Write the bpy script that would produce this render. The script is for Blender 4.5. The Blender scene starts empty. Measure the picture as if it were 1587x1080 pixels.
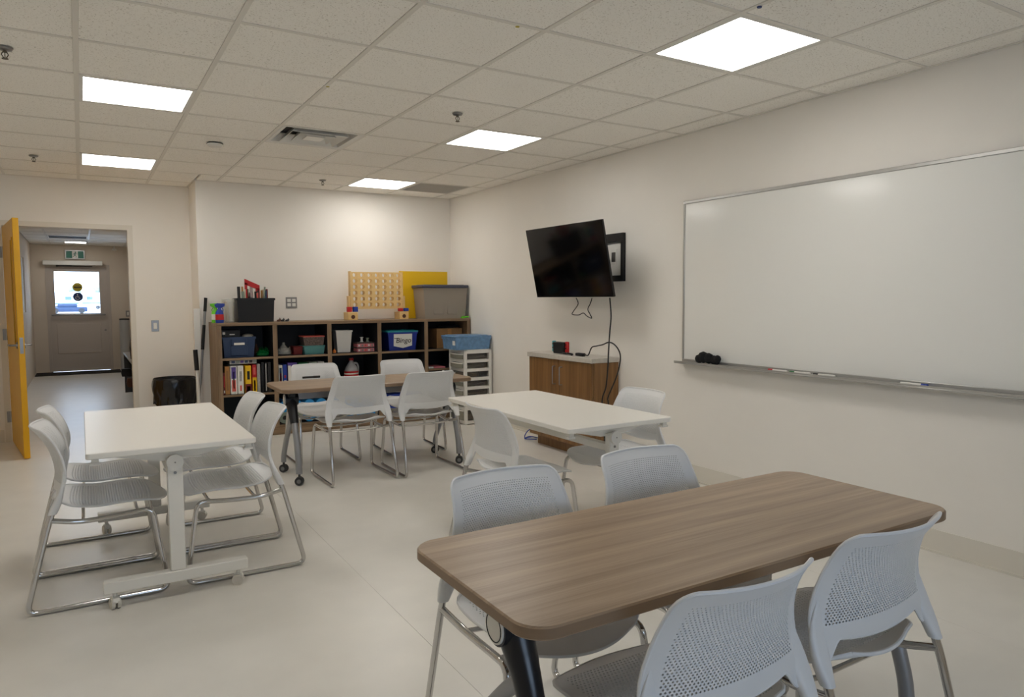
import bpy, bmesh, math, random
import numpy as np
from mathutils import Matrix, Vector
random.seed(7)
SC = bpy.context.scene
COL = SC.collection
R = math.radians

# ------------------------------------------------------------------ camera
FPX, YAW, PITCH, ROLL, PPX, PPY, HC = 1114.5, .5541, .068, -.0046, 816.66, 538.43, 1.388
fw = np.array([math.sin(YAW)*math.cos(PITCH), math.cos(YAW)*math.cos(PITCH), -math.sin(PITCH)])
r0 = np.array([math.cos(YAW), -math.sin(YAW), 0.]); u0 = np.cross(r0, fw)
cr = math.cos(ROLL)*r0+math.sin(ROLL)*u0; cu = -math.sin(ROLL)*r0+math.cos(ROLL)*u0
CAM = np.array([0, 0, HC])
cam = bpy.data.cameras.new('camera'); camo = bpy.data.objects.new('camera', cam); COL.objects.link(camo)
camo.matrix_world = Matrix(((cr[0], cu[0], -fw[0], 0), (cr[1], cu[1], -fw[1], 0), (cr[2], cu[2], -fw[2], HC), (0, 0, 0, 1)))
cam.sensor_width = 36; cam.lens = FPX/1587*36
cam.shift_x = -(PPX-793.5)/1587; cam.shift_y = (PPY-540)/1587
cam.clip_start = .02; cam.clip_end = 300
SC.camera = camo
def ray(px, py): return fw+cr*(px-PPX)/FPX+cu*(PPY-py)/FPX
def aty(px, py, Y):                       # a pixel on the plane y = Y
    d = ray(px, py); return CAM+d*(Y/d[1])
def atx(px, py, X):
    d = ray(px, py); return CAM+d*(X/d[0])
def atz(px, py, Z):
    d = ray(px, py); return CAM+d*((Z-HC)/d[2])

# ------------------------------------------------------------------ world, exposure
SC.view_settings.view_transform = 'Standard'; SC.view_settings.look = 'None'
SC.view_settings.gamma = 1; SC.view_settings.use_curve_mapping = False
SC.view_settings.exposure = 0.22
W = bpy.data.worlds.new('overcast_sky'); SC.world = W; W.use_nodes = True
wn = W.node_tree.nodes; wn['Background'].inputs[0].default_value = (.58, .755, 1, 1); wn['Background'].inputs[1].default_value = 5.4
SC.cycles.use_denoising = True
SC.cycles.max_bounces = 10; SC.cycles.diffuse_bounces = 8; SC.cycles.glossy_bounces = 4; SC.cycles.transparent_max_bounces = 12
SC.cycles.sample_clamp_indirect = 6; SC.cycles.caustics_reflective = False; SC.cycles.caustics_refractive = False
PANEL_STRENGTH = 10.0
# daylight through the window in the wall behind the camera: a portal guides the sky's own light
pl = bpy.data.lights.new('window_portal', 'AREA'); pl.shape = 'RECTANGLE'; pl.size = 1.8; pl.size_y = 1.1; pl.cycles.is_portal = True
po = bpy.data.objects.new('window_portal', pl); COL.objects.link(po); po.location = (1.2, -2.08, 1.5); po.rotation_euler = (R(90), 0, 0)

# ------------------------------------------------------------------ materials
MATS = {}
def srgb(r, g, b):
    f = lambda c: (c/12.92 if c <= .04045 else ((c+.055)/1.055)**2.4)
    return (f(r/255), f(g/255), f(b/255), 1)
def mat(name, col, rough=.5, metal=0, noise=0, nscale=8, bump=0, bscale=60, emis=None, trans=0, alpha=1, stretch=None, coat=0, spec=.5):
    m = bpy.data.materials.new(name); m.use_nodes = True; MATS[name] = m
    nt = m.node_tree; b = nt.nodes['Principled BSDF']
    c = srgb(*col) if max(col) > 1.01 else (*col, 1)
    b.inputs['Base Color'].default_value = c; b.inputs['Roughness'].default_value = rough; b.inputs['Metallic'].default_value = metal
    b.inputs['Specular IOR Level'].default_value = spec
    b.inputs['Coat Weight'].default_value = coat
    if trans: b.inputs['Transmission Weight'].default_value = trans; b.inputs['IOR'].default_value = 1.3
    if alpha < 1: b.inputs['Alpha'].default_value = alpha
    if emis: b.inputs['Emission Color'].default_value = (*emis[0], 1); b.inputs['Emission Strength'].default_value = emis[1]
    tc = nt.nodes.new('ShaderNodeTexCoord'); mp = nt.nodes.new('ShaderNodeMapping'); nt.links.new(tc.outputs['Object'], mp.inputs[0])
    if stretch: mp.inputs['Scale'].default_value = stretch
    if noise:
        n = nt.nodes.new('ShaderNodeTexNoise'); n.inputs['Scale'].default_value = nscale; n.inputs['Detail'].default_value = 5
        nt.links.new(mp.outputs[0], n.inputs['Vector'])
        rp = nt.nodes.new('ShaderNodeMapRange'); rp.inputs[1].default_value = .25; rp.inputs[2].default_value = .75
        rp.inputs[3].default_value = 1-noise; rp.inputs[4].default_value = 1+noise
        nt.links.new(n.outputs[0], rp.inputs[0])
        mx = nt.nodes.new('ShaderNodeVectorMath'); mx.operation = 'SCALE'; mx.inputs[0].default_value = c[:3]
        nt.links.new(rp.outputs[0], mx.inputs['Scale']); nt.links.new(mx.outputs[0], b.inputs['Base Color'])
    if bump:
        n2 = nt.nodes.new('ShaderNodeTexNoise'); n2.inputs['Scale'].default_value = bscale; n2.inputs['Detail'].default_value = 3
        nt.links.new(mp.outputs[0], n2.inputs['Vector'])
        bp = nt.nodes.new('ShaderNodeBump'); bp.inputs['Strength'].default_value = bump; bp.inputs['Distance'].default_value = .004
        nt.links.new(n2.outputs[0], bp.inputs['Height']); nt.links.new(bp.outputs[0], b.inputs['Normal'])
    return m
def wood(name, dark, light, scale=(1.2, 26, 26), rough=.38, streak=1.0):
    m = bpy.data.materials.new(name); m.use_nodes = True; MATS[name] = m
    nt = m.node_tree; b = nt.nodes['Principled BSDF']; b.inputs['Roughness'].default_value = rough
    tc = nt.nodes.new('ShaderNodeTexCoord'); mp = nt.nodes.new('ShaderNodeMapping'); mp.inputs['Scale'].default_value = scale
    nt.links.new(tc.outputs['Object'], mp.inputs[0])
    n = nt.nodes.new('ShaderNodeTexNoise'); n.inputs['Scale'].default_value = 1.0; n.inputs['Detail'].default_value = 8; n.inputs['Roughness'].default_value = .62; n.inputs['Distortion'].default_value = .4
    nt.links.new(mp.outputs[0], n.inputs['Vector'])
    mp2 = nt.nodes.new('ShaderNodeMapping'); mp2.inputs['Scale'].default_value = tuple(s*(.9 if s < 3 else 6) for s in scale); nt.links.new(tc.outputs['Object'], mp2.inputs[0])
    n2 = nt.nodes.new('ShaderNodeTexNoise'); n2.inputs['Scale'].default_value = 1.0; n2.inputs['Detail'].default_value = 4; nt.links.new(mp2.outputs[0], n2.inputs['Vector'])
    ad = nt.nodes.new('ShaderNodeMath'); ad.operation = 'MULTIPLY_ADD'; ad.inputs[1].default_value = .38; nt.links.new(n2.outputs[0], ad.inputs[0]); nt.links.new(n.outputs[0], ad.inputs[2])
    rp = nt.nodes.new('ShaderNodeValToRGB'); e = rp.color_ramp.elements
    e[0].position = .52; e[0].color = srgb(*dark); e[1].position = .86; e[1].color = srgb(*light)
    nt.links.new(ad.outputs[0], rp.inputs[0]); nt.links.new(rp.outputs[0], b.inputs['Base Color'])
    return m
def speckle(name, col, dark, rough=.9):
    m = mat(name, col, rough, bump=.35, bscale=110); nt = m.node_tree; b = nt.nodes['Principled BSDF']
    tc = nt.nodes.new('ShaderNodeTexCoord'); oi = nt.nodes.new('ShaderNodeObjectInfo')
    add = nt.nodes.new('ShaderNodeVectorMath'); add.operation = 'MULTIPLY_ADD'; add.inputs[1].default_value = (1, 1, 1)
    sc = nt.nodes.new('ShaderNodeVectorMath'); sc.operation = 'SCALE'; sc.inputs[0].default_value = (7, 13, 5); nt.links.new(oi.outputs['Random'], sc.inputs['Scale'])
    nt.links.new(tc.outputs['Object'], add.inputs[0]); nt.links.new(sc.outputs[0], add.inputs[2])
    n = nt.nodes.new('ShaderNodeTexNoise'); n.inputs['Scale'].default_value = 120; n.inputs['Detail'].default_value = 3; nt.links.new(add.outputs[0], n.inputs['Vector'])
    n2 = nt.nodes.new('ShaderNodeTexVoronoi'); n2.inputs['Scale'].default_value = 75; nt.links.new(add.outputs[0], n2.inputs['Vector'])
    r1 = nt.nodes.new('ShaderNodeMapRange'); r1.inputs[1].default_value = .60; r1.inputs[2].default_value = .70; nt.links.new(n.outputs[0], r1.inputs[0])
    r2 = nt.nodes.new('ShaderNodeMapRange'); r2.inputs[1].default_value = .16; r2.inputs[2].default_value = .08; nt.links.new(n2.outputs['Distance'], r2.inputs[0])
    mxx = nt.nodes.new('ShaderNodeMath'); mxx.operation = 'MAXIMUM'; nt.links.new(r1.outputs[0], mxx.inputs[0]); nt.links.new(r2.outputs[0], mxx.inputs[1])
    mc = nt.nodes.new('ShaderNodeMix'); mc.data_type = 'RGBA'; mc.inputs[6].default_value = srgb(*col); mc.inputs[7].default_value = srgb(*dark)
    nt.links.new(mxx.outputs[0], mc.inputs[0]); nt.links.new(mc.outputs[2], b.inputs['Base Color'])
    return m
def glass(name, tint=(1, 1, 1), gloss=.08):
    m = bpy.data.materials.new(name); m.use_nodes = True; MATS[name] = m; nt = m.node_tree; nt.nodes.remove(nt.nodes['Principled BSDF'])
    t = nt.nodes.new('ShaderNodeBsdfTransparent'); t.inputs[0].default_value = (*tint, 1); g = nt.nodes.new('ShaderNodeBsdfGlossy'); g.inputs['Roughness'].default_value = .03
    mx = nt.nodes.new('ShaderNodeMixShader'); fr = nt.nodes.new('ShaderNodeFresnel'); fr.inputs[0].default_value = 1.45
    nt.links.new(fr.outputs[0], mx.inputs[0]); nt.links.new(t.outputs[0], mx.inputs[1]); nt.links.new(g.outputs[0], mx.inputs[2])
    nt.links.new(mx.outputs[0], nt.nodes['Material Output'].inputs[0]); return m

mat('wall', (238, 234, 227), .75, noise=.015, nscale=3, bump=.06, bscale=90)
mat('hall_wall', (214, 202, 186), .75, noise=.015, nscale=3)
mat('base', (222, 217, 206), .5)
mat('vinyl', (222, 219, 212), .30, noise=.035, nscale=5, bump=.02, bscale=40)
mat('seam', (214, 208, 197), .5)
speckle('tile', (248, 245, 238), (200, 194, 182))
mat('tbar', (226, 222, 213), .45)
mat('slab', (120, 116, 108), .9)
mat('panel_light', (240, 240, 235), .5, emis=((1, .963, .908), PANEL_STRENGTH))
mat('white_metal', (226, 224, 218), .35)
mat('white_lam', (232, 229, 222), .32)
mat('chair', (221, 222, 223), .42)
mat('chrome', (.60, .59, .58), .10, metal=1)
mat('silver', (150, 152, 156), .35, metal=.6)
mat('alu', (190, 190, 188), .35, metal=.7)
mat('steel', (150, 148, 145), .3, metal=.9)
mat('black', (13, 13, 15), .5)
mat('blackgloss', (10, 10, 12), .12)
mat('screen', (4, 4, 5), .09)
mat('blackleg', (18, 20, 26), .3)
mat('rubber', (50, 50, 52), .6)
mat('greywheel', (120, 120, 120), .5)
mat('whitewheel', (205, 200, 190), .45)
wood('table_wood', (136, 113, 90), (170, 147, 122), (1.1, 22, 22), rough=.34)
mat('table_edge', (134, 110, 86), .4, noise=.05, nscale=12, stretch=(.3, .3, 10))
wood('shelf_oak', (112, 90, 66), (150, 124, 95), (16, 16, 1.2), rough=.5)
wood('shelf_oak_h', (112, 90, 66), (150, 124, 95), (1.2, 16, 16), rough=.5)
wood('cab_wood', (110, 76, 40), (146, 106, 62), (18, 18, 1.0), rough=.42)
mat('shelf_dark', (31, 31, 34), .6)
mat('counter', (196, 190, 180), .35, noise=.08, nscale=30)
mat('whiteboard', (238, 238, 234), .13, spec=.6)
mat('yellow_door', (224, 168, 8), .4, noise=.03)
mat('doorgrey', (190, 180, 170), .5)
mat('yellow', (232, 186, 10), .5)
mat('pine', (226, 192, 130), .5, noise=.06, nscale=20, stretch=(1, 1, 6))
mat('red', (190, 28, 30), .45); mat('blue', (28, 60, 160), .45); mat('green', (30, 110, 60), .5); mat('lime', (110, 210, 40), .5)
mat('navy', (42, 62, 96), .45); mat('bingoblue', (30, 52, 150), .4); mat('teal', (40, 150, 160), .45); mat('paper', (232, 230, 224), .7)
mat('greytote', (150, 140, 128), .5); mat('greylid', (66, 68, 84), .5)
mat('card', (150, 112, 72), .8, noise=.06); mat('cream', (225, 215, 190), .6)
mat('skyblue', (40, 150, 220), .55); mat('sage', (140, 152, 138), .6)
mat('coral', (220, 100, 90), .4); mat('tealclear', (100, 160, 160), .25, alpha=.75); mat('bluetote', (104, 144, 184), .3, noise=.25, nscale=24, bump=.9, bscale=18)
mat('darkred', (110, 28, 26), .5); mat('tan', (176, 126, 70), .6); mat('purple', (90, 70, 150), .5); mat('brown', (86, 52, 36), .7); mat('pink', (226, 130, 140), .5)
mat('tinsel', (16, 120, 60), .2, metal=.5, noise=.5, nscale=60); mat('fluff', (190, 186, 178), .9, bump=.8, bscale=40)
mat('newsprint', (170, 168, 165), .8, noise=.3, nscale=70); mat('specks', (96, 82, 76), .5, noise=.7, nscale=70)
mat('bag', (24, 24, 26), .2, bump=1.0, bscale=9); mat('cloth', (16, 16, 18), .95, bump=.6, bscale=80)
mat('clearplastic', (215, 215, 208), .15, alpha=.32); mat('drawerclear', (176, 174, 158), .25, alpha=.7); mat('drawerdark', (96, 90, 82), .25, alpha=.7)
mat('cobble', (150, 140, 125), .6, noise=.6, nscale=28)
mat('exit_green', (10, 105, 85), .4); mat('stickerblue', (40, 60, 110), .5); mat('stickeryellow', (190, 170, 50), .5)
mat('grille', (196, 192, 184), .6); mat('ventdark', (46, 45, 43), .8)
mat('mat_black', (30, 26, 25), .95, bump=.5, bscale=150)
mat('asphalt', (214, 216, 220), .9, noise=.1); mat('rvwhite', (242, 244, 246), .4); mat('rvwin', (96, 122, 160), .2); mat('foliage', (150, 158, 148), .9)
mat('juglid', (170, 30, 30), .4); mat('jug', (170, 172, 176), .35, alpha=.85); mat('orange', (220, 120, 40), .5)
mat('cyl_grey', (176, 176, 174), .35); mat('gold', (92, 82, 66), .5)
glass('glass')

# ------------------------------------------------------------------ geometry helpers: everything is (verts, faces)
def join(*gs):
    V, F = [], []
    for v, f in gs:
        o = len(V); V += [tuple(p) for p in v]; F += [tuple(i+o for i in q) for q in f]
    return V, F
def box(x0, x1, y0, y1, z0, z1):
    v = [(x, y, z) for z in (z0, z1) for y in (y0, y1) for x in (x0, x1)]
    return v, [(0, 2, 3, 1), (4, 5, 7, 6), (0, 1, 5, 4), (2, 6, 7, 3), (0, 4, 6, 2), (1, 3, 7, 5)]
def bbox(x0, x1, y0, y1, z0, z1, b=.004, seg=1):
    bm = bmesh.new(); v, f = box(x0, x1, y0, y1, z0, z1)
    vs = [bm.verts.new(p) for p in v]
    for q in f: bm.faces.new([vs[i] for i in q])
    bmesh.ops.bevel(bm, geom=list(bm.edges), offset=b, segments=seg, affect='EDGES', profile=.5)
    bm.verts.index_update(); out = ([tuple(p.co) for p in bm.verts], [tuple(q.index for q in fc.verts) for fc in bm.faces]); bm.free(); return out
def taper(x0, x1, y0, y1, z0, z1, k, ky=None):           # box whose bottom is k times its top
    ky = k if ky is None else ky
    cx, cy = (x0+x1)/2, (y0+y1)/2; v, f = box(x0, x1, y0, y1, z0, z1)
    return [(cx+(x-cx)*(k if z == z0 else 1), cy+(y-cy)*(ky if z == z0 else 1), z) for x, y, z in v], f
def opentaper(x0, x1, y0, y1, z0, z1, k, t=.006):          # the same, hollow and open at the top
    a, fa = taper(x0, x1, y0, y1, z0, z1, k); b, fb = taper(x0+t, x1-t, y0+t, y1-t, z0+t, z1, k)
    fa = [q for i, q in enumerate(fa) if i != 1]; fb = [tuple(reversed(q)) for i, q in enumerate(fb) if i != 1]
    V, F = join((a, fa), (b, fb))
    for i, j in ((4, 5), (5, 7), (7, 6), (6, 4)): F.append((i, j, j+8, i+8))
    return V, F
def frame3(d):
    d = Vector(d).normalized(); a = Vector((0, 0, 1)) if abs(d.z) < .9 else Vector((1, 0, 0))
    x = d.cross(a).normalized(); return x, d.cross(x).normalized()
def cyl(p0, p1, ra, rb=None, n=14, cap=True):
    rb = ra if rb is None else rb; p0, p1 = Vector(p0), Vector(p1); x, y = frame3(p1-p0); v = []
    for p, r in ((p0, ra), (p1, rb)):
        v += [tuple(p+x*math.cos(2*math.pi*i/n)*r+y*math.sin(2*math.pi*i/n)*r) for i in range(n)]
    f = [(i, i+n, (i+1) % n+n, (i+1) % n) for i in range(n)]
    if cap: f += [tuple(range(n)), tuple(range(2*n-1, n-1, -1))]
    return v, f
def fillet(path, r=.04, n=5, closed=False):
    P = [Vector(p) for p in path]; out = [P[0]]
    for i in range(1, len(P)-1):
        a, b, c = P[i-1], P[i], P[i+1]; d1, d2 = (a-b), (c-b); k = min(r, d1.length*.48, d2.length*.48)
        s, e = b+d1.normalized()*k, b+d2.normalized()*k
        for j in range(n+1):
            t = j/n; out.append(s*(1-t)**2+b*2*t*(1-t)+e*t*t)
    out.append(P[-1]); return out
def tube(path, r, n=10, cap=True):
    P = [Vector(p) for p in path]; rs = r if isinstance(r, (list, tuple)) else [r]*len(P); v, f = [], []; X = None
    for i, p in enumerate(P):
        d = (P[min(i+1, len(P)-1)]-P[max(i-1, 0)]).normalized()
        if X is None: X, _ = frame3(d)
        X = (X-d*X.dot(d)).normalized(); Y = d.cross(X)
        v += [tuple(p+(X*math.cos(2*math.pi*k/n)+Y*math.sin(2*math.pi*k/n))*rs[i]) for k in range(n)]
    for i in range(len(P)-1):
        for k in range(n): f.append((i*n+k, i*n+(k+1) % n, (i+1)*n+(k+1) % n, (i+1)*n+k))
    if cap: f += [tuple(reversed(range(n))), tuple(range((len(P)-1)*n, len(P)*n))]
    return v, f
def smoothpath(pts, n=6):
    P = [Vector(p) for p in pts]; out = []
    for i in range(len(P)-1):
        a, b, c, d = P[max(i-1, 0)], P[i], P[i+1], P[min(i+2, len(P)-1)]
        for j in range(n):
            t = j/n; out.append(.5*((2*b)+(c-a)*t+(2*a-5*b+4*c-d)*t*t+(3*b-a-3*c+d)*t**3))
    out.append(P[-1]); return out
def lathe(prof, n=20, c=(0, 0, 0), sx=1, sy=1):
    v, f = [], []
    for r, z in prof: v += [(c[0]+sx*r*math.cos(2*math.pi*i/n), c[1]+sy*r*math.sin(2*math.pi*i/n), c[2]+z) for i in range(n)]
    for j in range(len(prof)-1):
        for i in range(n): f.append((j*n+i, j*n+(i+1) % n, (j+1)*n+(i+1) % n, (j+1)*n+i))
    f += [tuple(reversed(range(n))), tuple(range((len(prof)-1)*n, len(prof)*n))]; return v, f
def prism(poly, a, b, axis='z'):
    n = len(poly); m = {'z': lambda p, h: (p[0], p[1], h), 'y': lambda p, h: (p[0], h, p[1]), 'x': lambda p, h: (h, p[0], p[1])}[axis]
    v = [m(p, a) for p in poly]+[m(p, b) for p in poly]
    return v, [tuple(range(n)), tuple(range(2*n-1, n-1, -1))]+[(i, i+n, (i+1) % n+n, (i+1) % n) for i in range(n)]
def rrect(x0, x1, y0, y1, r, n=6):
    out = []
    for cx, cy, a in ((x1-r, y1-r, 0), (x0+r, y1-r, 90), (x0+r, y0+r, 180), (x1-r, y0+r, 270)):
        out += [(cx+r*math.cos(R(a+90*i/n)), cy+r*math.sin(R(a+90*i/n))) for i in range(n+1)]
    return out
def rslab(x0, x1, y0, y1, z0, z1, r, b=.004, n=8):       # slab with rounded corners and softened edges
    L = [(z0, b), (z0+b, 0), (z1-b, 0), (z1, b)]; v = []; 
    for z, i in L: v += [(p[0], p[1], z) for p in rrect(x0+i, x1-i, y0+i, y1-i, max(r-i, .001), n)]
    m = 4*(n+1); f = [tuple(reversed(range(m))), tuple(range(3*m, 4*m))]
    for k in range(3): f += [(k*m+i, k*m+(i+1) % m, (k+1)*m+(i+1) % m, (k+1)*m+i) for i in range(m)]
    return v, f
def xf(g, M): return [tuple(M @ Vector(p)) for p in g[0]], g[1]
def move(g, d): return [(p[0]+d[0], p[1]+d[1], p[2]+d[2]) for p in g[0]], g[1]
def shell(V, F, t, tf=None):                                      # merge, then thicken a sheet to thickness t
    key, idx, nv = {}, [], []
    for p in V:
        k = (round(p[0], 5), round(p[1], 5), round(p[2], 5))
        if k not in key: key[k] = len(nv); nv.append(p)
        idx.append(key[k])
    nf = []
    for q in F:
        q = [idx[i] for i in q]; q = [a for i, a in enumerate(q) if a != q[i-1]]
        if len(q) > 2: nf.append(tuple(q))
    A = np.array(nv); N = np.zeros_like(A)
    for q in nf:
        c = np.cross(A[q[1]]-A[q[0]], A[q[2]]-A[q[0]])
        for i in q: N[i] += c
    N /= np.maximum(np.linalg.norm(N, axis=1)[:, None], 1e-12)
    h = (np.full(len(nv), t) if tf is None else np.array([tf(p) for p in nv]))[:, None]/2
    n = len(nv); B = np.concatenate([A+N*h, A-N*h]); E = {}
    for q in nf:
        for i in range(len(q)): E[(q[i], q[(i+1) % len(q)])] = 1
    out = list(nf)+[tuple(i+n for i in reversed(q)) for q in nf]
    out += [(b, a, a+n, b+n) for a, b in E if (b, a) not in E]
    return [tuple(p) for p in B], out
def perf(fn, a0, a1, b0, b1, nc, nr, hole, ax=1):              # staggered round holes over a patch of the surface fn(a, b)
    V, F = [], []; da, db = (a1-a0)/nc, (b1-b0)/nr
    def P(a, b): V.append(fn(a, b)); return len(V)-1
    for j in range(nr):
        B0 = b0+j*db; off = .5*(j % 2)
        for i in range(nc-(j % 2)):
            A0 = a0+(i+off)*da
            o = [(0, 0), (.5, 0), (1, 0), (1, .5), (1, 1), (.5, 1), (0, 1), (0, .5)]
            oi = [P(A0+x*da, B0+y*db) for x, y in o]
            h = hole(j/nr); hi = [P(A0+(.5+ax*h*math.cos(R(225+45*k)))*da, B0+(.5+h*math.sin(R(225+45*k)))*db) for k in range(8)]
            F.extend((oi[k], oi[(k+1) % 8], hi[(k+1) % 8], hi[k]) for k in range(8))
        if j % 2:
            for A0, A1 in ((a0, a0+da/2), (a1-da/2, a1)): F.append(tuple(P(a, B0+b*db) for a, b in ((A0, 0), (A1, 0), (A1, .5), (A1, 1), (A0, 1), (A0, .5))))
    return V, F
def grid(fn, As, Bs):                                    # plain quads; Bs may be a function of a
    V, F = [], []; n = None
    for a in As:
        bs = Bs(a) if callable(Bs) else Bs; n = len(bs); V += [fn(a, b) for b in bs]
    for i in range(len(As)-1):
        for j in range(n-1): F.append((i*n+j, (i+1)*n+j, (i+1)*n+j+1, i*n+j+1))
    return V, F

# ------------------------------------------------------------------ object helpers
def mesh(name, g, m, sm=True):
    me = bpy.data.meshes.new(name); me.from_pydata([tuple(float(c) for c in p) for p in g[0]], [], [tuple(q) for q in g[1]]); me.update()
    if m: me.materials.append(MATS[m])
    if sm:
        me.shade_smooth(); me.set_sharp_from_angle(angle=R(38))
    return me
def ob(name, g, m, parent=None, loc=None, rz=0, sm=True):
    me = g if isinstance(g, bpy.types.Mesh) else mesh(name, g, m, sm)
    o = bpy.data.objects.new(name, me); COL.objects.link(o)
    if parent: o.parent = parent
    if loc is not None: o.location = loc
    if rz: o.rotation_euler = (0, 0, rz)
    return o
def tag(o, label, cat, group=None):
    o['label'] = label; o['category'] = cat
    if group: o['group'] = group
    return o
def thing(name, label, cat, loc=(0, 0, 0), rz=0, group=None):
    o = bpy.data.objects.new(name, None); COL.objects.link(o); o.location = tuple(float(c) for c in loc); o.rotation_euler = (0, 0, rz); o.empty_display_size = .1
    return tag(o, label, cat, group)
def single(name, g, m, label, cat, loc=(0, 0, 0), rz=0, group=None):
    return tag(ob(name, g, m, None, tuple(float(c) for c in loc), rz), label, cat, group)
def struct(name, g, m, sm=False):
    o = ob(name, g, m, sm=sm); o['kind'] = 'structure'; return o
def dup(root, loc, rz, label):
    def cp(o, p):
        c = o.copy(); COL.objects.link(c); c.parent = p
        for ch in o.children: cp(ch, c)
        return c
    r = cp(root, None); r.location = loc; r.rotation_euler = (0, 0, rz); r['label'] = label; return r

# ================================================================== the setting
XL, XR, YF, YB, YD, ZC = -1.9, 3.905, -2.0, 8.10, 8.66, 2.607      # left, right, behind camera, back wall, door wall, ceiling
XC = 1.04                                                           # corner where the back wall steps back
HX0, HX1, HY, HZ = -.78, 1.05, 16.6, 2.46                           # the hall beyond the door
OX0, OX1, OZ = -.63, .44, 2.12                                      # door opening
struct('wall_right', box(XR, XR+.12, YF-.12, YB+.12, 0, ZC+.3), 'wall')
struct('wall_back', box(XC, XR, YB, YB+.12, 0, ZC+.3), 'wall')
struct('wall_corner', box(XC, XC+.12, YB+.12, YD+.14, 0, ZC+.3), 'wall')
struct('wall_door', join(box(XL, OX0-.04, YD, YD+.14, 0, ZC+.3), box(OX1+.04, XC, YD, YD+.14, 0, ZC+.3), box(OX0-.04, OX1+.04, YD, YD+.14, OZ+.04, ZC+.3)), 'wall')
struct('wall_left', box(XL-.12, XL, YF-.12, YD+.14, 0, ZC+.3), 'wall')
wx0, wx1, wz0, wz1 = 0.3, 2.1, .95, 2.05
struct('wall_front', join(box(XL, wx0, YF-.12, YF, 0, ZC+.3), box(wx1, XR, YF-.12, YF, 0, ZC+.3), box(wx0, wx1, YF-.12, YF, 0, wz0), box(wx0, wx1, YF-.12, YF, wz1, ZC+.3)), 'wall')
win = struct('window_1', join(*[box(a, b, YF-.1, YF-.04, c, d) for a, b, c, d in ((wx0, wx1, wz0, wz0+.05), (wx0, wx1, wz1-.05, wz1), (wx0, wx0+.05, wz0+.05, wz1-.05), (wx1-.05, wx1, wz0+.05, wz1-.05), (1.175, 1.225, wz0+.05, wz1-.05))]), 'white_metal')
for a, b in ((wx0+.05, 1.175), (1.225, wx1-.05)): ob('pane', box(a, b, YF-.072, YF-.066, wz0+.05, wz1-.05), 'glass', win)
# floor: sheet vinyl, welded seams
fl = struct('floor', box(XL, XR+.12, YF-.12, YD, -.12, -.004), 'seam')
xs = [XL, -.818, 1.142, 3.102, XR]
for a, b in zip(xs, xs[1:]): ob('vinyl_sheet', box(a+.0006, b-.0006, YF, YB if a > XC else YD, -.0035, 0), 'vinyl', fl)
hf = struct('floor_hall', box(HX0-.1, HX1+.1, YD, HY+.3, -.12, -.004), 'seam')
ob('vinyl_sheet', box(HX0, HX1, YD, HY+.02, -.0035, 0), 'vinyl', hf)
def baseb(name, x0, x1, y0, y1):
    struct(name, box(x0, x1, y0, y1, 0, .125), 'base')
baseb('baseboard_right', XR-.006, XR, YF, YB); baseb('baseboard_back', XC, XR-.006, YB-.006, YB); baseb('baseboard_corner', XC-.006, XC, YB, YD)
baseb('baseboard_door', OX1+.06, XC-.006, YD-.006, YD); baseb('baseboard_left', XL, XL+.006, YF, YD); baseb('baseboard_front', XL+.006, XR-.006, YF, YF+.006); baseb('baseboard_entry', XL+.006, OX0-.06, YD-.006, YD)
for nm, a in (('trim_1', (XR-.02, XR-.006, YF, YB)),): struct(nm, box(*a, 0, .012), 'base')
# ceiling: slab, grid, tiles
ce = struct('ceiling', box(XL, XR, YF, YD+.1, ZC+.10, ZC+.3), 'slab')
T = .6096; gx = lambda L: L*T+.0276; gy = lambda r: r*T+2.2190
Ls = [XL]+[gx(L) for L in range(-3, 7)]+[XR]; Rs = [YF]+[gy(r) for r in range(-6, 11)]+[YD]
LIGHTS = {(L, r) for L in (0, 4) for r in (0, 4, 8)}; VENT = (2, 5); GRILLE = (5, 8)
tm = {}
for i in range(len(Ls)-1):
    for j in range(len(Rs)-1):
        L, r = i-4, j-7
        if (L, r) in LIGHTS or (L, r) in (VENT, GRILLE): continue
        x0, x1, y0, y1 = Ls[i], Ls[i+1], Rs[j], Rs[j+1]; cut = []
        if y1 <= YB or x1 <= XC: cut = [(x0, x1, y0, y1)]
        elif x0 >= XC: cut = [(x0, x1, y0, YB)]
        else: cut = [(x0, XC, y0, y1), (XC, x1, y0, YB)]
        for (x0, x1, y0, y1) in cut:
            h = .0105; w, d = round(x1-x0-2*h, 4), round(y1-y0-2*h, 4)
            if w < .02 or d < .02: continue
            if (w, d) not in tm: tm[(w, d)] = mesh('ceiling_tile', bbox(-w/2, w/2, -d/2, d/2, .004, .02, .003), 'tile', False)
            ob('ceiling_tile', tm[(w, d)], None, ce, ((x0+x1)/2, (y0+y1)/2, ZC))
for x in Ls[1:-1]: ob('grid_bar', box(x-.012, x+.012, YF, YB if x > XC else YD, ZC, ZC+.0045), 'tbar', ce)
for k, y in enumerate(Rs[1:-1]): ob('grid_bar', box(XL, XR if y < YB else XC, y-.012, y+.012, ZC+.0006, ZC+.0049), 'tbar', ce)
for a in ((XR-.02, XR, YF, YB), (XC, XR-.02, YB-.02, YB), (XL, XC-.02, YD-.02, YD), (XC-.02, XC, YB, YD)): ob('wall_angle', box(*a, ZC-.001, ZC+.004), 'tbar', ce)

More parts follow.
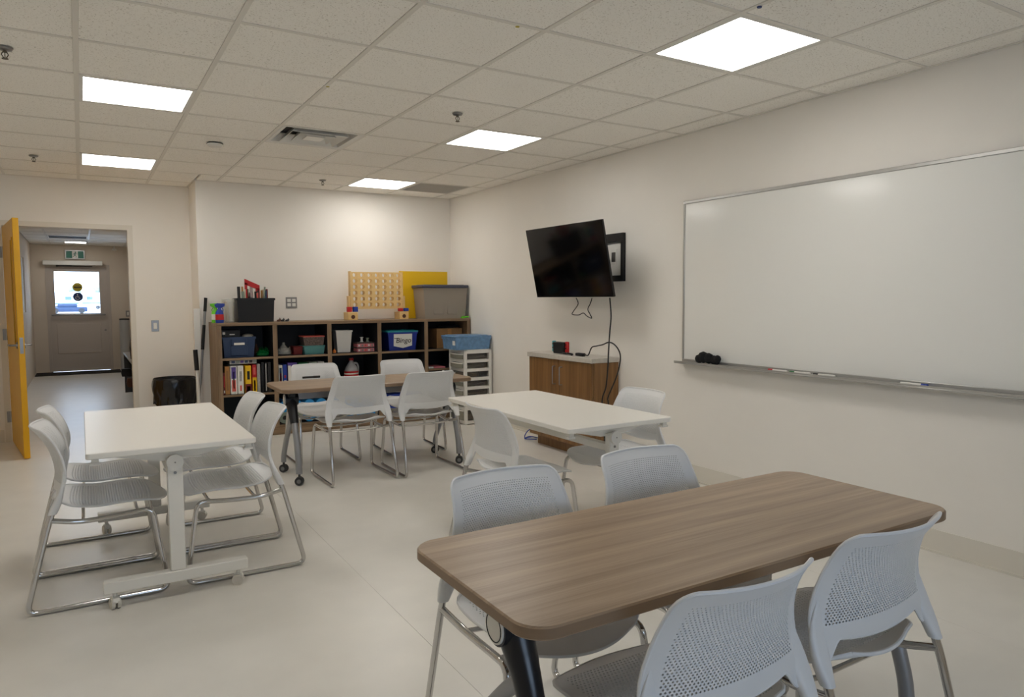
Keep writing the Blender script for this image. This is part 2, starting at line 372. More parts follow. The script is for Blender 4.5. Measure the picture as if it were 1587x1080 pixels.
# ceiling fixtures
where = {(0, 4): 'nearer left ceiling light panel above the white table by the yellow door', (0, 8): 'square white ceiling light panel close to the wall above the doorway',
         (4, 0): 'largest square ceiling light panel above the whiteboard end of the room', (4, 4): 'square white ceiling light panel in front of the television, beside a sprinkler', (4, 8): 'small far ceiling light panel next to the grey air grille'}
for (L, r) in sorted(LIGHTS):
    lab = where.get((L, r), 'square white ceiling light panel out of view overhead')
    t = thing('ceiling_light', lab, 'ceiling light', (gx(L)+T/2, gy(r)+T/2, ZC), group='square ceiling light panels')
    h = T/2-.0125
    ob('light_frame', join(box(-h, h, -h, -h+.02, .0, .03), box(-h, h, h-.02, h, 0, .03), box(-h, -h+.02, -h+.02, h-.02, 0, .03), box(h-.02, h, -h+.02, h-.02, 0, .03)), 'white_metal', t)
    ob('diffuser', box(-h+.02, h-.02, -h+.02, h-.02, .003, .012), 'panel_light', t)
t = thing('ceiling_vent', 'white square supply air diffuser with nested sloping louvers in the ceiling', 'air vent', (gx(2)+T/2, gy(5)+T/2, ZC))
def ringpyr(a, b, za, zb):
    v = [(sx*a, sy*a, za) for sx, sy in ((-1, -1), (1, -1), (1, 1), (-1, 1))]+[(sx*b, sy*b, zb) for sx, sy in ((-1, -1), (1, -1), (1, 1), (-1, 1))]
    return v, [(i, (i+1) % 4, (i+1) % 4+4, i+4) for i in range(4)]
ob('vent_frame', shell(*ringpyr(.292, .262, 0, .006), .004), 'white_metal', t)
for a, b, za, zb in ((.262, .240, .006, .07), (.205, .165, -.006, .05), (.135, .095, -.006, .05)): ob('louver', shell(*ringpyr(a, b, za, zb), .004), 'white_metal', t)
ob('center_plate', box(-.068, .068, -.068, .068, -.004, .004), 'white_metal', t); ob('duct_back', box(-.25, .25, -.25, .25, .075, .085), 'ventdark', t)
t = thing('ceiling_grille', 'grey return air grille beside the far ceiling light panel', 'air grille', (gx(5)+T/2, gy(8)+T/2, ZC))
h = T/2-.0125
ob('grille_frame', join(box(-h, h, -h, -h+.02, 0, .02), box(-h, h, h-.02, h, 0, .02), box(-h, -h+.02, -h+.02, h-.02, 0, .02), box(h-.02, h, -h+.02, h-.02, 0, .02)), 'grille', t)
c = ob('grille_core', join(*[box(-h+.02, h-.02, -h+.02+k*.022, -h+.025+k*.022, .002, .016) for k in range(1, 25)]), 'grille', t); c['kind'] = 'stuff'
ob('grille_back', box(-h, h, -h, h, .022, .028), 'grille', t)
for px, py, lab in ((7, 74, 'sprinkler head at the left edge of the ceiling nearest the camera'), (52, 241, 'sprinkler head in the ceiling near the yellow door'), (709, 176, 'sprinkler head beside the ceiling light in front of the television'), (500, 279, 'small far sprinkler head by the back wall left of the far light')):
    p = atz(px, py, ZC); t = thing('sprinkler', lab, 'sprinkler', (p[0], p[1], ZC), group='ceiling sprinklers')
    ob('escutcheon', lathe([(.001, .0), (.036, -.0), (.03, -.01), (.012, -.014)], 16), 'steel', t)
    ob('sprinkler_body', join(cyl((0, 0, -.01), (0, 0, -.022), .009), tube([(-.008, 0, -.02), (-.014, 0, -.032), (-.004, 0, -.05)], .0025, 6), tube([(.008, 0, -.02), (.014, 0, -.032), (.004, 0, -.05)], .0025, 6), cyl((0, 0, -.022), (0, 0, -.048), .002), cyl((0, 0, -.05), (0, 0, -.053), .014)), 'gold', t)
p = atz(333, 222, ZC); t = thing('smoke_detector', 'round white flat detector on the ceiling between the two left light panels', 'detector', (p[0], p[1], ZC))
ob('detector_base', lathe([(.001, 0), (.058, 0), (.06, -.006)], 24), 'black', t); ob('detector_cover', lathe([(.056, -.006), (.05, -.026), (.03, -.032), (.001, -.032)], 24), 'white_metal', t)
for px, py, m, lab, nm in ((1177, 10, 'stickerblue', 'small dark blue magnet on the ceiling grid by the largest light', 'magnet'), (802, 41, 'stickeryellow', 'small yellow dot sticker on the ceiling grid near the front', 'sticker'), (508, 134, 'stickeryellow', 'small faded yellow dot sticker on the ceiling grid behind the first', 'sticker')):
    p = atz(px, py, ZC); g = lathe([(.001, 0), (.011, 0), (.010, -.004), (.001, -.005)], 12) if nm == 'magnet' else lathe([(.001, 0), (.010, 0), (.010, -.001), (.001, -.0012)], 12)
    single(nm, g, m, lab, nm, (p[0], p[1], ZC-.0012))

# the yellow door, standing open into the room
dr = struct('door_1', join(*[box(a, b, YD-.012, YD+.152, c, d) for a, b, c, d in ((OX0-.05, OX0, 0, OZ+.05), (OX1, OX1+.05, 0, OZ+.05), (OX0, OX1, OZ, OZ+.05))]), 'base')
for z in (.25, 1.06, 1.86): ob('hinge', join(cyl((OX0+.012, YD-.02, z-.055), (OX0+.012, YD-.02, z+.055), .009, n=8), box(OX0-.03, OX0+.0, YD-.016, YD-.012, z-.055, z+.055)), 'steel', dr)
ob('strike_plate', box(OX1-.002, OX1+.001, YD+.02, YD+.05, .96, 1.08), 'steel', dr)
ang = math.atan2(-1.03, .15)
leaf = ob('door_leaf', bbox(0, 1.03, -.0225, .0225, .008, 2.10, .002), 'yellow_door', dr, (OX0+.03, YD-.035, 0), ang)
ob('vision_frame', join(*[box(a, b, y0, y1, c, d) for y0, y1 in ((-.030, -.0225), (.0225, .030)) for a, b, c, d in ((.80, .94, .98, 1.0), (.80, .94, 1.92, 1.94), (.80, .82, 1.0, 1.92), (.92, .94, 1.0, 1.92))]), 'yellow_door', leaf)
for s in (-1, 1): ob('vision_pane', box(.82, .92, .0226*s-.001, .0226*s+.001, 1.0, 1.92), 'blackgloss', leaf)
for s in (-1, 1): ob('lever_handle', join(cyl((.96, .0225*s, 1.0), (.96, .034*s, 1.0), .028, n=18), tube(fillet([(.96, .03*s, 1.0), (.96, .075*s, 1.0), (.84, .08*s, 1.0)], .02), .009)), 'steel', leaf)
ob('latch_plate', box(1.03, 1.0315, -.013, .013, .93, 1.07), 'steel', leaf)
# switch on the door wall, outlet on the back wall
def wallplate(name, lab, cat, p, n, kind):
    t = thing(name, lab, cat, p, 0); t.rotation_euler = (0, 0, n)
    ob('cover_plate', bbox(-.037, .037, -.006, 0, -.06, .06, .002), 'steel', t)
    if kind == 'switch': ob('rocker', bbox(-.017, .017, -.011, -.004, -.034, .034, .002), 'paper', t)
    return t
p = aty(240.5, 505, YD); wallplate('light_switch', 'white rocker light switch in a steel plate right of the doorway', 'light switch', (p[0], YD, p[2]), 0, 'switch')
p = aty(451.5, 469, YB); t = thing('wall_outlet', 'double wall outlet in a steel plate above the bookshelf', 'outlet', (p[0], YB, p[2]))
ob('cover_plate', bbox(-.06, .06, -.006, 0, -.06, .06, .002), 'steel', t)
for sx in (-.026, .026):
    for sz in (-.024, .024): ob('socket', join(bbox(sx-.019, sx+.019, -.009, -.005, sz-.017, sz+.017, .002)), 'paper', t)

# ---- the hall
struct('wall_hall_left', join(box(HX0-.1, HX0, YD+.14, 14.05, 0, HZ+.2), box(HX0-.1, HX0, 14.6, HY, 0, HZ+.2), box(HX0-.1, HX0, 14.05, 14.6, 0, 1.2), box(HX0-.1, HX0, 14.05, 14.6, 2.1, HZ+.2)), 'hall_wall')
w2 = struct('window_2', join(box(HX0-.08, HX0-.02, 14.05, 14.6, 1.2, 1.23), box(HX0-.08, HX0-.02, 14.05, 14.6, 2.07, 2.1), box(HX0-.08, HX0-.02, 14.05, 14.08, 1.23, 2.07), box(HX0-.08, HX0-.02, 14.57, 14.6, 1.23, 2.07)), 'white_metal')
ob('pane', box(HX0-.055, HX0-.05, 14.08, 14.57, 1.23, 2.07), 'glass', w2)
struct('wall_hall_right', box(HX1, HX1+.1, YD+.14, HY, 0, HZ+.2), 'hall_wall')
ex0, ex1 = -.51, .46
struct('wall_hall_end', join(box(HX0-.1, ex0-.05, HY, HY+.15, 0, HZ+.2), box(ex1+.05, HX1+.1, HY, HY+.15, 0, HZ+.2), box(ex0-.05, ex1+.05, HY, HY+.15, 2.09, HZ+.2)), 'hall_wall')
ch = struct('ceiling_hall', box(HX0-.1, HX1+.1, YD+.14, HY, HZ+.02, HZ+.2), 'slab')
hy = [YD+.14+.6096*k for k in range(13)]+[HY]; hx = [HX0, -.45, .16, .77, HX1]
for a, b in zip(hx, hx[1:]):
    for c, d in zip(hy, hy[1:]):
        if a == -.45 and c in (hy[11], hy[9], hy[4]): continue
        ob('ceiling_tile', bbox(-(b-a)/2+.012, (b-a)/2-.012, -(d-c)/2+.012, (d-c)/2-.012, .004, .015, .002), 'tile', ch, ((a+b)/2, (c+d)/2, HZ), sm=False)
for x in hx[1:-1]: ob('grid_bar', box(x-.012, x+.012, YD+.14, HY, HZ, HZ+.005), 'tbar', ch)
for y in hy[1:-1]: ob('grid_bar', box(HX0, HX1, y-.012, y+.012, HZ+.0006, HZ+.0054), 'tbar', ch)
ht = thing('hall_ceiling_light', 'ceiling light panel in the hall in front of the outside door', 'ceiling light', (-.145, hy[11]+.305, HZ))
ob('light_frame', join(box(-.29, .29, -.29, -.17, 0, .03), box(-.29, .29, .17, .29, 0, .03), box(-.29, -.06, -.17, .17, 0, .03), box(.27, .29, -.17, .17, 0, .03)), 'white_metal', ht)
ob('diffuser', box(-.06, .27, -.17, .17, .003, .012), 'panel_light', ht)
ht = thing('hall_ceiling_light', 'added unseen light panel warming the hall just beyond the doorway', 'ceiling light', (-.145, hy[4]+.305, HZ))  # unseen panel above the door head, added to bring warm light into the hall
ob('light_frame', join(box(-.29, .29, -.29, -.27, 0, .03), box(-.29, .29, .27, .29, 0, .03), box(-.29, -.27, -.27, .27, 0, .03), box(.27, .29, -.27, .27, 0, .03)), 'white_metal', ht)
ob('diffuser', box(-.27, .27, -.27, .27, .003, .012), 'panel_light', ht)
ht = thing('hall_ceiling_grille', 'dark return grille in the hall ceiling before the light', 'air grille', (-.145, hy[9]+.305, HZ))
ob('grille_frame', join(box(-.29, .29, -.29, -.27, 0, .03), box(-.29, .29, .27, .29, 0, .03), box(-.29, -.27, -.27, .27, 0, .03), box(.27, .29, -.27, .27, 0, .03)), 'white_metal', ht)
ob('grille_core', box(-.27, .27, -.27, .27, .006, .014), 'ventdark', ht)
d2 = struct('door_2', join(box(ex0-.05, ex0, HY-.01, HY+.16, 0, 2.09), box(ex1, ex1+.05, HY-.01, HY+.16, 0, 2.09), box(ex0, ex1, HY-.01, HY+.16, 2.04, 2.09)), 'doorgrey')
gX0, gX1, gZ0, gZ1 = -.42, .325, 1.14, 1.95
lf = ob('door_leaf', join(box(ex0, gX0, HY+.02, HY+.065, .01, 2.04), box(gX1, ex1, HY+.02, HY+.065, .01, 2.04), box(gX0, gX1, HY+.02, HY+.065, .01, gZ0), box(gX0, gX1, HY+.02, HY+.065, gZ1, 2.04)), 'doorgrey', d2)
ob('pane', box(gX0, gX1, HY+.04, HY+.046, gZ0, gZ1), 'glass', lf)
ob('glazing_bead', join(box(gX0-.02, gX1+.02, HY+.012, HY+.02, gZ0-.02, gZ0), box(gX0-.02, gX1+.02, HY+.012, HY+.02, gZ1, gZ1+.02), box(gX0-.02, gX0, HY+.012, HY+.02, gZ0, gZ1), box(gX1, gX1+.02, HY+.012, HY+.02, gZ0, gZ1)), 'doorgrey', lf)
ob('kick_panel', bbox(-.41, .32, HY+.008, HY+.02, .36, .94, .004), 'doorgrey', lf)
ob('push_bar', join(cyl((ex0+.02, HY-.03, 1.11), (ex1-.05, HY-.03, 1.11), .014, n=10), box(ex0+.03, ex0+.06, HY-.03, HY+.02, 1.095, 1.125), box(ex1-.09, ex1-.06, HY-.03, HY+.02, 1.095, 1.125)), 'steel', lf)
ob('lock_cylinder', cyl((.40, HY+.02, .80), (.40, HY+.008, .80), .02, n=14), 'steel', lf)
for cz, m in ((1.65, 'stickeryellow'), (1.46, 'stickerblue')):
    c = ob('round_sticker', cyl((-.043, HY+.040, cz), (-.043, HY+.0385, cz), .085, n=28), m, lf)
    if m == 'stickeryellow':
        ob('sticker_print', join(box(-.105, .02, HY+.0375, HY+.0385, cz-.012, cz+.012), box(-.09, .0, HY+.0375, HY+.0385, cz-.034, cz-.026), box(-.08, -.005, HY+.0375, HY+.0385, cz+.026, cz+.034)), 'black', c)
    else:
        yy = HY+.0375
        ob('sticker_print', join(cyl((-.05, yy, cz+.045), (-.05, yy+.001, cz+.045), .012, n=10), tube([(-.05, yy, cz+.03), (-.048, yy, cz-.01), (-.02, yy, cz-.012), (-.008, yy, cz-.04)], .005, 6), tube([(-.05, yy, cz+.01), (-.022, yy, cz+.01)], .004, 6),
            tube([(-.05+.032*math.cos(R(a)), yy, cz-.02+.032*math.sin(R(a))) for a in range(110, 331, 20)], .005, 6)), 'paper', c)
t = thing('door_operator', 'long white automatic door operator box above the outside door', 'door operator', (-.1, HY-.01, 2.07))
ob('operator_case', bbox(-.49, .49, -.10, 0, .0, .085, .006), 'white_metal', t); ob('operator_arm', join(box(-.28, -.02, -.06, -.03, -.025, -.003), cyl((-.26, -.045, -.03), (-.26, -.045, 0), .02), tube([(-.02, -.045, -.015), (.15, -.02, -.02), (.32, -.02, -.02)], .008, 8)), 'rubber', t)
t = thing('exit_sign', 'green running man exit sign above the outside door', 'exit sign', (-.061, HY, 2.19))
ob('sign_case', bbox(-.165, .165, -.045, 0, 0, .175, .006), 'alu', t); ob('sign_face', box(-.145, .145, -.048, -.045, .02, .155), 'exit_green', t)
ob('pictogram_panel', box(-.045, .05, -.050, -.048, .022, .153), 'paper', t)
y = -.051
ob('running_man', join(cyl((.012, y, .132), (.012, y+.002, .132), .012, n=12), tube([(.006, y, .115), (-.004, y, .08)], .010, 6), tube([(-.004, y, .08), (.02, y, .062), (.018, y, .034)], .006, 6), tube([(-.004, y, .08), (-.016, y, .055), (-.036, y, .05)], .006, 6), tube([(.006, y, .112), (.03, y, .095), (.042, y, .105)], .005, 6), tube([(.002, y, .112), (-.022, y, .105), (-.03, y, .085)], .005, 6)), 'exit_green', t)
single('entrance_mat', bbox(-.80+.03, .62, 15.88, HY-.06, 0, .012, .003), 'mat_black', 'black entrance mat in front of the outside door', 'mat')
t = thing('wall_column_unit', 'tall pale grey cylinder standing right of the outside door', 'air purifier', (.72, 16.33, 0))
ob('column_body', lathe([(.001, .03), (.09, .03), (.09, 1.0), (.001, 1.0)], 24), 'cyl_grey', t); ob('column_cap', lathe([(.001, 1.0), (.092, 1.0), (.088, 1.03), (.001, 1.035)], 24), 'rubber', t); ob('column_foot', lathe([(.001, 0), (.094, 0), (.094, .03), (.001, .03)], 24), 'rubber', t)
t = thing('hall_light_switch', 'small light switch on the end wall of the hall', 'light switch', (.80, HY, 1.12)); ob('cover_plate', bbox(-.037, .037, -.006, 0, -.06, .06, .002), 'steel', t); ob('rocker', bbox(-.017, .017, -.011, -.004, -.034, .034, .002), 'paper', t)
t = thing('emergency_lamp', 'small white emergency lamp under the hall ceiling', 'lamp', (.60, 16.42, HZ-.001)); ob('lamp_arm', cyl((0, 0, 0), (0, 0, -.05), .012), 'white_metal', t); ob('lamp_head', lathe([(.001, -.05), (.035, -.055), (.045, -.09), (.001, -.095)], 16), 'white_metal', t)
t = thing('hall_bench', 'dark shoe bench with a pale top edge along the right wall of the hall', 'bench', (.5, 10.0, 0))
ob('bench_top', bbox(0, .45, 0, 2.2, .60, .625, .003), 'steel', t); ob('bench_side', box(.01, .44, .01, .03, .02, .60), 'rubber', t); ob('bench_side', box(.01, .44, 2.17, 2.19, .02, .60), 'rubber', t); ob('bench_shelf', box(.02, .44, .03, 2.17, .28, .30), 'rubber', t); ob('bench_back', box(.42, .44, .03, 2.17, .02, .60), 'rubber', t)
single('backpack', lathe([(.02, 0), (.14, .01), (.15, .15), (.13, .30), (.07, .38), (.001, .39)], 14, sx=.75, sy=1), 'cloth', 'black backpack sitting on the hall bench', 'backpack', (.62, 10.5, .626))
for k, (yy, zz) in enumerate(((10.25, .302), (11.7, .302))):
    single('shoe', join(prism([(0, 0), (.27, 0), (.28, .03), (.16, .06), (.10, .11), (.0, .11), (-.01, .05)], 0, .09, 'y')), 'black' if k else 'brown', ['brown shoe poking out of the hall bench near the doorway', 'black shoe poking out of the far end of the hall bench'][k], 'shoe', (.46+.3*0, yy, zz), 0)
# ---- outdoors, seen through the outside door
struct('ground_outside', box(-60, 60, HY+.3, 290, -.3, -.12), 'asphalt')
for k, (x, y, L, lab) in enumerate(((-2.9, 140, 5.4, 'white camper trailer on the left of the outside door glass'), (2.9, 146, 5.6, 'white camper trailer on the right of the outside door glass'))):
    t = thing('camper_trailer', lab, 'trailer', (x, y, -.12), group='trailers parked outside')
    ob('trailer_body', bbox(-L/2, L/2, 0, 2.3, .5, 2.9, .15, 2), 'rvwhite', t)
    for wx in (-L*.28, L*.22): ob('trailer_window', bbox(wx-.45, wx+.45, -.02, .02, 1.6, 2.2, .01), 'rvwin', t)
    ob('trailer_stripe', box(-L/2+.1, L/2-.1, -.015, .01, .95, 1.15), 'rvwin', t)
    for wx in (-.4, .5): ob('wheel', cyl((wx, -.02, .33), (wx, .2, .33), .33, n=18), 'rubber', t)
t = thing('parked_car', 'low blue car parked outside the door glass', 'car', (-1.25, 100, -.12)); ob('car_body', bbox(-1.9, 1.9, 0, 1.7, .2, .75, .12, 2), 'navy', t); ob('car_cabin', bbox(-1.1, .9, .1, 1.6, .7, 1.15, .16, 2), 'navy', t)
for wx in (-1.3, 1.3): ob('wheel', cyl((wx, -.02, .31), (wx, .2, .31), .31, n=18), 'rubber', t)
for k, (x, y, h_) in enumerate(((-7.5, 190, 5.5), (-.9, 192, 5.0), (4.0, 188, 5.6))):
    t = thing('tree', ['far tree left of the trailers outside', 'far tree between the trailers outside', 'far tree right of the trailers outside'][k], 'tree', (x, y, -.12))
    ob('trunk', cyl((0, 0, 0), (0, 0, h_*.5), .18, .1), 'brown', t)
    g = []
    for q in range(7):
        a = random.uniform(0, 6.28); rr = random.uniform(.2, 1.1); c = (rr*math.cos(a), rr*math.sin(a), h_*random.uniform(.45, .85)); s = random.uniform(.7, 1.2)
        g.append(lathe([(.01, -s), (s*.7, -s*.7), (s, 0), (s*.7, s*.7), (.01, s)], 9, c))
    ob('crown', join(*g), 'foliage', t)

# ================================================================== chairs
def herm(xs, ys):
    xs, ys = np.array(xs), np.array(ys); m = np.gradient(ys, xs)
    def f(x):
        x = min(max(x, xs[0]), xs[-1]); i = min(int(np.searchsorted(xs, x, 'right'))-1, len(xs)-2); i = max(i, 0)
        h = xs[i+1]-xs[i]; t = (x-xs[i])/h
        return float((2*t**3-3*t*t+1)*ys[i]+(t**3-2*t*t+t)*h*m[i]+(-2*t**3+3*t*t)*ys[i+1]+(t**3-t*t)*h*m[i+1])
    return f
bW = herm([.45, .50, .56, .62, .68, .75, .81], [.250, .250, .246, .234, .218, .205, .200])     # half-width of the back
bE = herm([.45, .53, .60, .68, .75, .81], [-.172, -.148, -.130, -.140, -.168, -.208])          # its edge, front to back
bR = herm([.45, .53, .62, .70, .81], [.0, .030, .046, .050, .056])                             # how far its middle bows back
ZT, ZP0, ZP1 = .812, .566, .778
def back(s, z): return (s*bW(z), bE(z)-bR(z)*(1-s*s), z)
def zbot(s):
    x = abs(s)*.245
    if x <= .16: return .517+.014*(x/.16)**2
    t = min((x-.16)/.046, 1); return .531-.045*(t*t*(3-2*t))
def ztop(s):
    a = max(0, (abs(s)-.84)/.16); return ZT-.034*(1-math.sqrt(max(0, 1-a*a)))
def chair_back():
    sm = .84; S = [-1, -.985, -.96, -.92, -.88, -sm]+[sm*(k/16-1) for k in range(1, 32)]+[sm, .88, .92, .96, .985, 1]
    lo = grid(back, S, lambda s: [zbot(s)+(ZP0-zbot(s))*t for t in (0, .12, .35, .65, 1)])
    hi = grid(back, S, lambda s: [ZP1+(ztop(s)-ZP1)*t for t in (0, .3, .6, .85, 1)])
    zz = [ZP0+(ZP1-ZP0)*k/10 for k in range(11)]
    ml = grid(back, S[:6], zz); mr = grid(back, S[-6:], zz)
    pf = perf(back, -sm, sm, ZP0, ZP1, 40, 33, lambda v: .40-.15*v, .74)
    V, F = shell(*join(lo, hi, ml, mr, pf), .0062)
    rim = [back(-1, z) for z in np.linspace(.54, ztop(1), 12)]+[back(s, ztop(s)) for s in S[1:-1]]+[back(1, z) for z in np.linspace(ztop(1), .54, 12)]
    bot = [back(s, zbot(s)) for s in np.linspace(-.84, .84, 49)]
    so = []
    for sx in (-1, 1):                                    # arm: flat where it leaves the panel, round at the socket
        st = [(.208, -.136, .650, .005, .0030), (.214, -.137, .615, .014, .0040), (.222, -.140, .580, .024, .0065), (.2285, -.146, .545, .0295, .0105), (.233, -.157, .510, .0295, .0150), (.236, -.168, .480, .0255, .0180), (.2375, -.180, .452, .0195, .0185), (.238, -.186, .440, .0175, .0175), (.238, -.187, .438, .012, .012)]
        n = 16; v = []
        for x, y, z, a, b in st: v += [(sx*x+a*math.copysign(abs(math.cos(2*math.pi*k/n))**.8, math.cos(2*math.pi*k/n)), y+b*math.copysign(abs(math.sin(2*math.pi*k/n))**.8, math.sin(2*math.pi*k/n)), z) for k in range(n)]
        f = [(q*n+k, (q+1)*n+k, (q+1)*n+(k+1) % n, q*n+(k+1) % n) for q in range(len(st)-1) for k in range(n)]+[tuple(range((len(st)-1)*n, len(st)*n))]
        so.append((v, f))
    return join((V, F), tube(rim, .0052, 7), tube(bot, .0042, 6), *so)
sZ = herm([0, .12, .35, .65, .86, 1], [.468, .452, .438, .443, .438, .416])
def seat(s, t):
    ta = max(0, (abs(t-.5)-.27)/.23); w = .230*math.sqrt(1-.72*ta**2.6)
    return (s*w, -.170+.435*t-.022*(1-s*s)*max(0, 1-t*3)+.024*(1-s*s)*max(0, t*3-2), sZ(t)+.014*s*s*(1-.5*t))
def chair_seat():
    sm = .86; S = [-1, -.97, -.93, -sm]+[sm*(k/14-1) for k in range(1, 28)]+[sm, .93, .97, 1]; T0, T1 = .13, .86
    lo = grid(seat, S, [0, .02, .05, .09, T0]); hi = grid(seat, S, [T1, .90, .94, .97, .99, 1]); tt = [T0+(T1-T0)*k/12 for k in range(13)]
    V, F = shell(*join(lo, hi, grid(seat, S[:4], tt), grid(seat, S[-4:], tt), perf(seat, -sm, sm, T0, T1, 36, 30, lambda v: .30)), .007)
    rim = [seat(-1, t) for t in np.linspace(0, 1, 20)]+[seat(s, 1) for s in S[1:-1]]+[seat(1, t) for t in np.linspace(1, 0, 20)]+[seat(s, 0) for s in reversed(S)]
    return join((V, F), tube(rim, .0055, 7))
def chair_side(sx):
    p = [(.2375, -.177, .466), (.239, -.200, .40), (.253, -.296, .0115), (.251, .268, .0115), (.236, .212, .405), (.222, .05, .388), (.220, -.09, .384), (.2385, -.192, .412)]
    P = [Vector((sx*a, b, c)) for a, b, c in p]
    return join(tube(fillet(P, .045, 6), .0115, 10), cyl((sx*.253, -.25, .004), (sx*.253, -.21, .004), .004, n=6))
CH = {}
def chair(loc, rz, label, group):
    if not CH:
        t = thing('chair', label, 'chair', (*loc, 0), rz, group)
        ob('backrest', chair_back(), 'chair', t); ob('seat', chair_seat(), 'chair', t)
        for sx in (-1, 1): ob('sled_frame', chair_side(sx), 'chrome', t)
        for y, z in ((.15, .397), (-.07, .385)): ob('cross_bar', tube([(-.228, y, z), (-.12, y, z-.012), (.12, y, z-.012), (.228, y, z)], .008, 8), 'chrome', t)
        CH['p'] = t; return t
    o = dup(CH['p'], (*loc, 0), rz, label); o['group'] = group; return o
# rz = 0 faces +Y (away from the camera)
g1 = 'chairs at the white table by the yellow door'; g2 = 'chairs at the far wood table'; g3 = 'chairs at the middle white table'; g4 = 'chairs at the near wood table'
chair((.04, 4.02), -R(90), 'white perforated chair left of the left white table, nearer of that pair', g1)
chair((.045, 4.56), -R(90), 'white perforated chair left of the left white table, farther of that pair', g1)
chair((.655, 4.015), R(90), 'white perforated chair right of the left white table, nearer of that pair', g1)
chair((.66, 4.56), R(90), 'white perforated chair right of the left white table, farther of that pair', g1)
chair((1.775, 5.48), R(1), 'white chair seen from behind at the left front of the far wood table', g2)
chair((2.342, 5.44), R(0), 'white chair seen from behind at the right front of the far wood table', g2)
chair((1.742, 6.215), R(180), 'white chair behind the far wood table, beside the marker lying there', g2)
chair((2.543, 6.185), R(178), 'white chair behind the far wood table in front of the bingo box', g2)
chair((2.03, 3.40), R(-90), 'white chair on the left long side of the middle white table', g3)
chair((2.765, 3.42), R(90), 'white chair on the wall side of the middle white table', g3)
chair((1.17, 1.83), R(180), 'white chair on the far side of the near wood table, left one', g4)
chair((1.775, 1.84), R(180), 'white chair on the far side of the near wood table, right one', g4)
chair((1.172, 1.21), R(0), 'white chair seen from behind nearest the camera, cut by the bottom edge', g4)
chair((1.755, 1.246), R(0), 'white chair seen from behind at the right end of the near wood table', g4)

# ================================================================== tables
def caster(parent, x, y, h, mw, r=.026, a=0):
    hood = join(cyl((0, 0, r+.012), (0, 0, h), .009), prism([(-.024, r+.006), (.024, r+.006), (.020, r+.026), (0, r+.034), (-.020, r+.026)], -.013, .013, 'x'))
    k = ob('caster', hood, 'rubber' if mw == 'rubber' else 'white_metal', parent, (x, y, 0), a)
    for sx in (-1, 1):
        w = ob('wheel', join(cyl((sx*.005, 0, r), (sx*.019, 0, r), r, n=20), cyl((sx*.019, 0, r), (sx*.0205, 0, r), r*.55, n=14)), mw, k)
        if mw == 'rubber': ob('wheel_hub', cyl((sx*.0205, 0, r), (sx*.0215, 0, r), r*.5, n=14), 'greywheel', k)
TZ = .73
def white_table(loc, label, group):                       # long side along Y
    t = thing('flip_table', label, 'table', (*loc, 0), 0, group)
    ob('tabletop', rslab(-.35, .35, -.705, .705, TZ-.026, TZ, .018, .003), 'white_lam', t)
    for s in (-1, 1):
        y = s*.615
        ob('foot', bbox(-.305, .305, y-.028, y+.028, .078, .13, .004), 'white_metal', t)
        ob('post', bbox(-.033, .033, y-.022, y+.022, .13, .66, .004), 'white_metal', t)
        b = ob('top_bracket', prism([(-.29, TZ-.026), (-.29, TZ-.036), (-.06, TZ-.086), (.06, TZ-.086), (.29, TZ-.036), (.29, TZ-.026)], y-.012-s*.035, y+.012-s*.035, 'y'), 'white_metal', t)
        d = ob('pivot_disc', cyl((0, y+s*.022, .643), (0, y+s*.040, .643), .036, n=28), 'white_metal', t); ob('screw', cyl((0, y+s*.040, .643), (0, y+s*.0415, .643), .004, n=8), 'steel', d)
        ob('bolt', cyl((0, y+s*.022, .592), (0, y+s*.025, .592), .007, n=10), 'steel', t)
        ob('latch_lever', tube([(.03, y+s*.01, .66), (.12, y+s*.01, .655)], .004, 6), 'white_metal', t)
        for sx in (-1, 1):
            ob('stop_peg', join(box(sx*.315-.014, sx*.315+.014, s*.67-.014, s*.67+.014, TZ-.045, TZ-.026), box(sx*.315-.02, sx*.315+.02, s*.67-.018, s*.67+.018, TZ-.056, TZ-.045)), 'white_metal', t)
            caster(t, sx*.262, y, .078, 'whitewheel', a=R(15 if sx < 0 else 70))
    ob('stretcher', bbox(-.02, .02, -.593, .593, .56, .60, .003), 'white_metal', t)
    ob('underframe_rail', bbox(-.016, .016, -.56, .56, TZ-.05, TZ-.026, .003), 'white_metal', t)
    return t
lt = white_table((.34, 4.285), 'white rolling table beside the yellow door, with four chairs', 'white rolling tables')
mt = white_table((2.41, 3.64), 'white rolling table in the middle in front of the wood cabinet', 'white rolling tables')
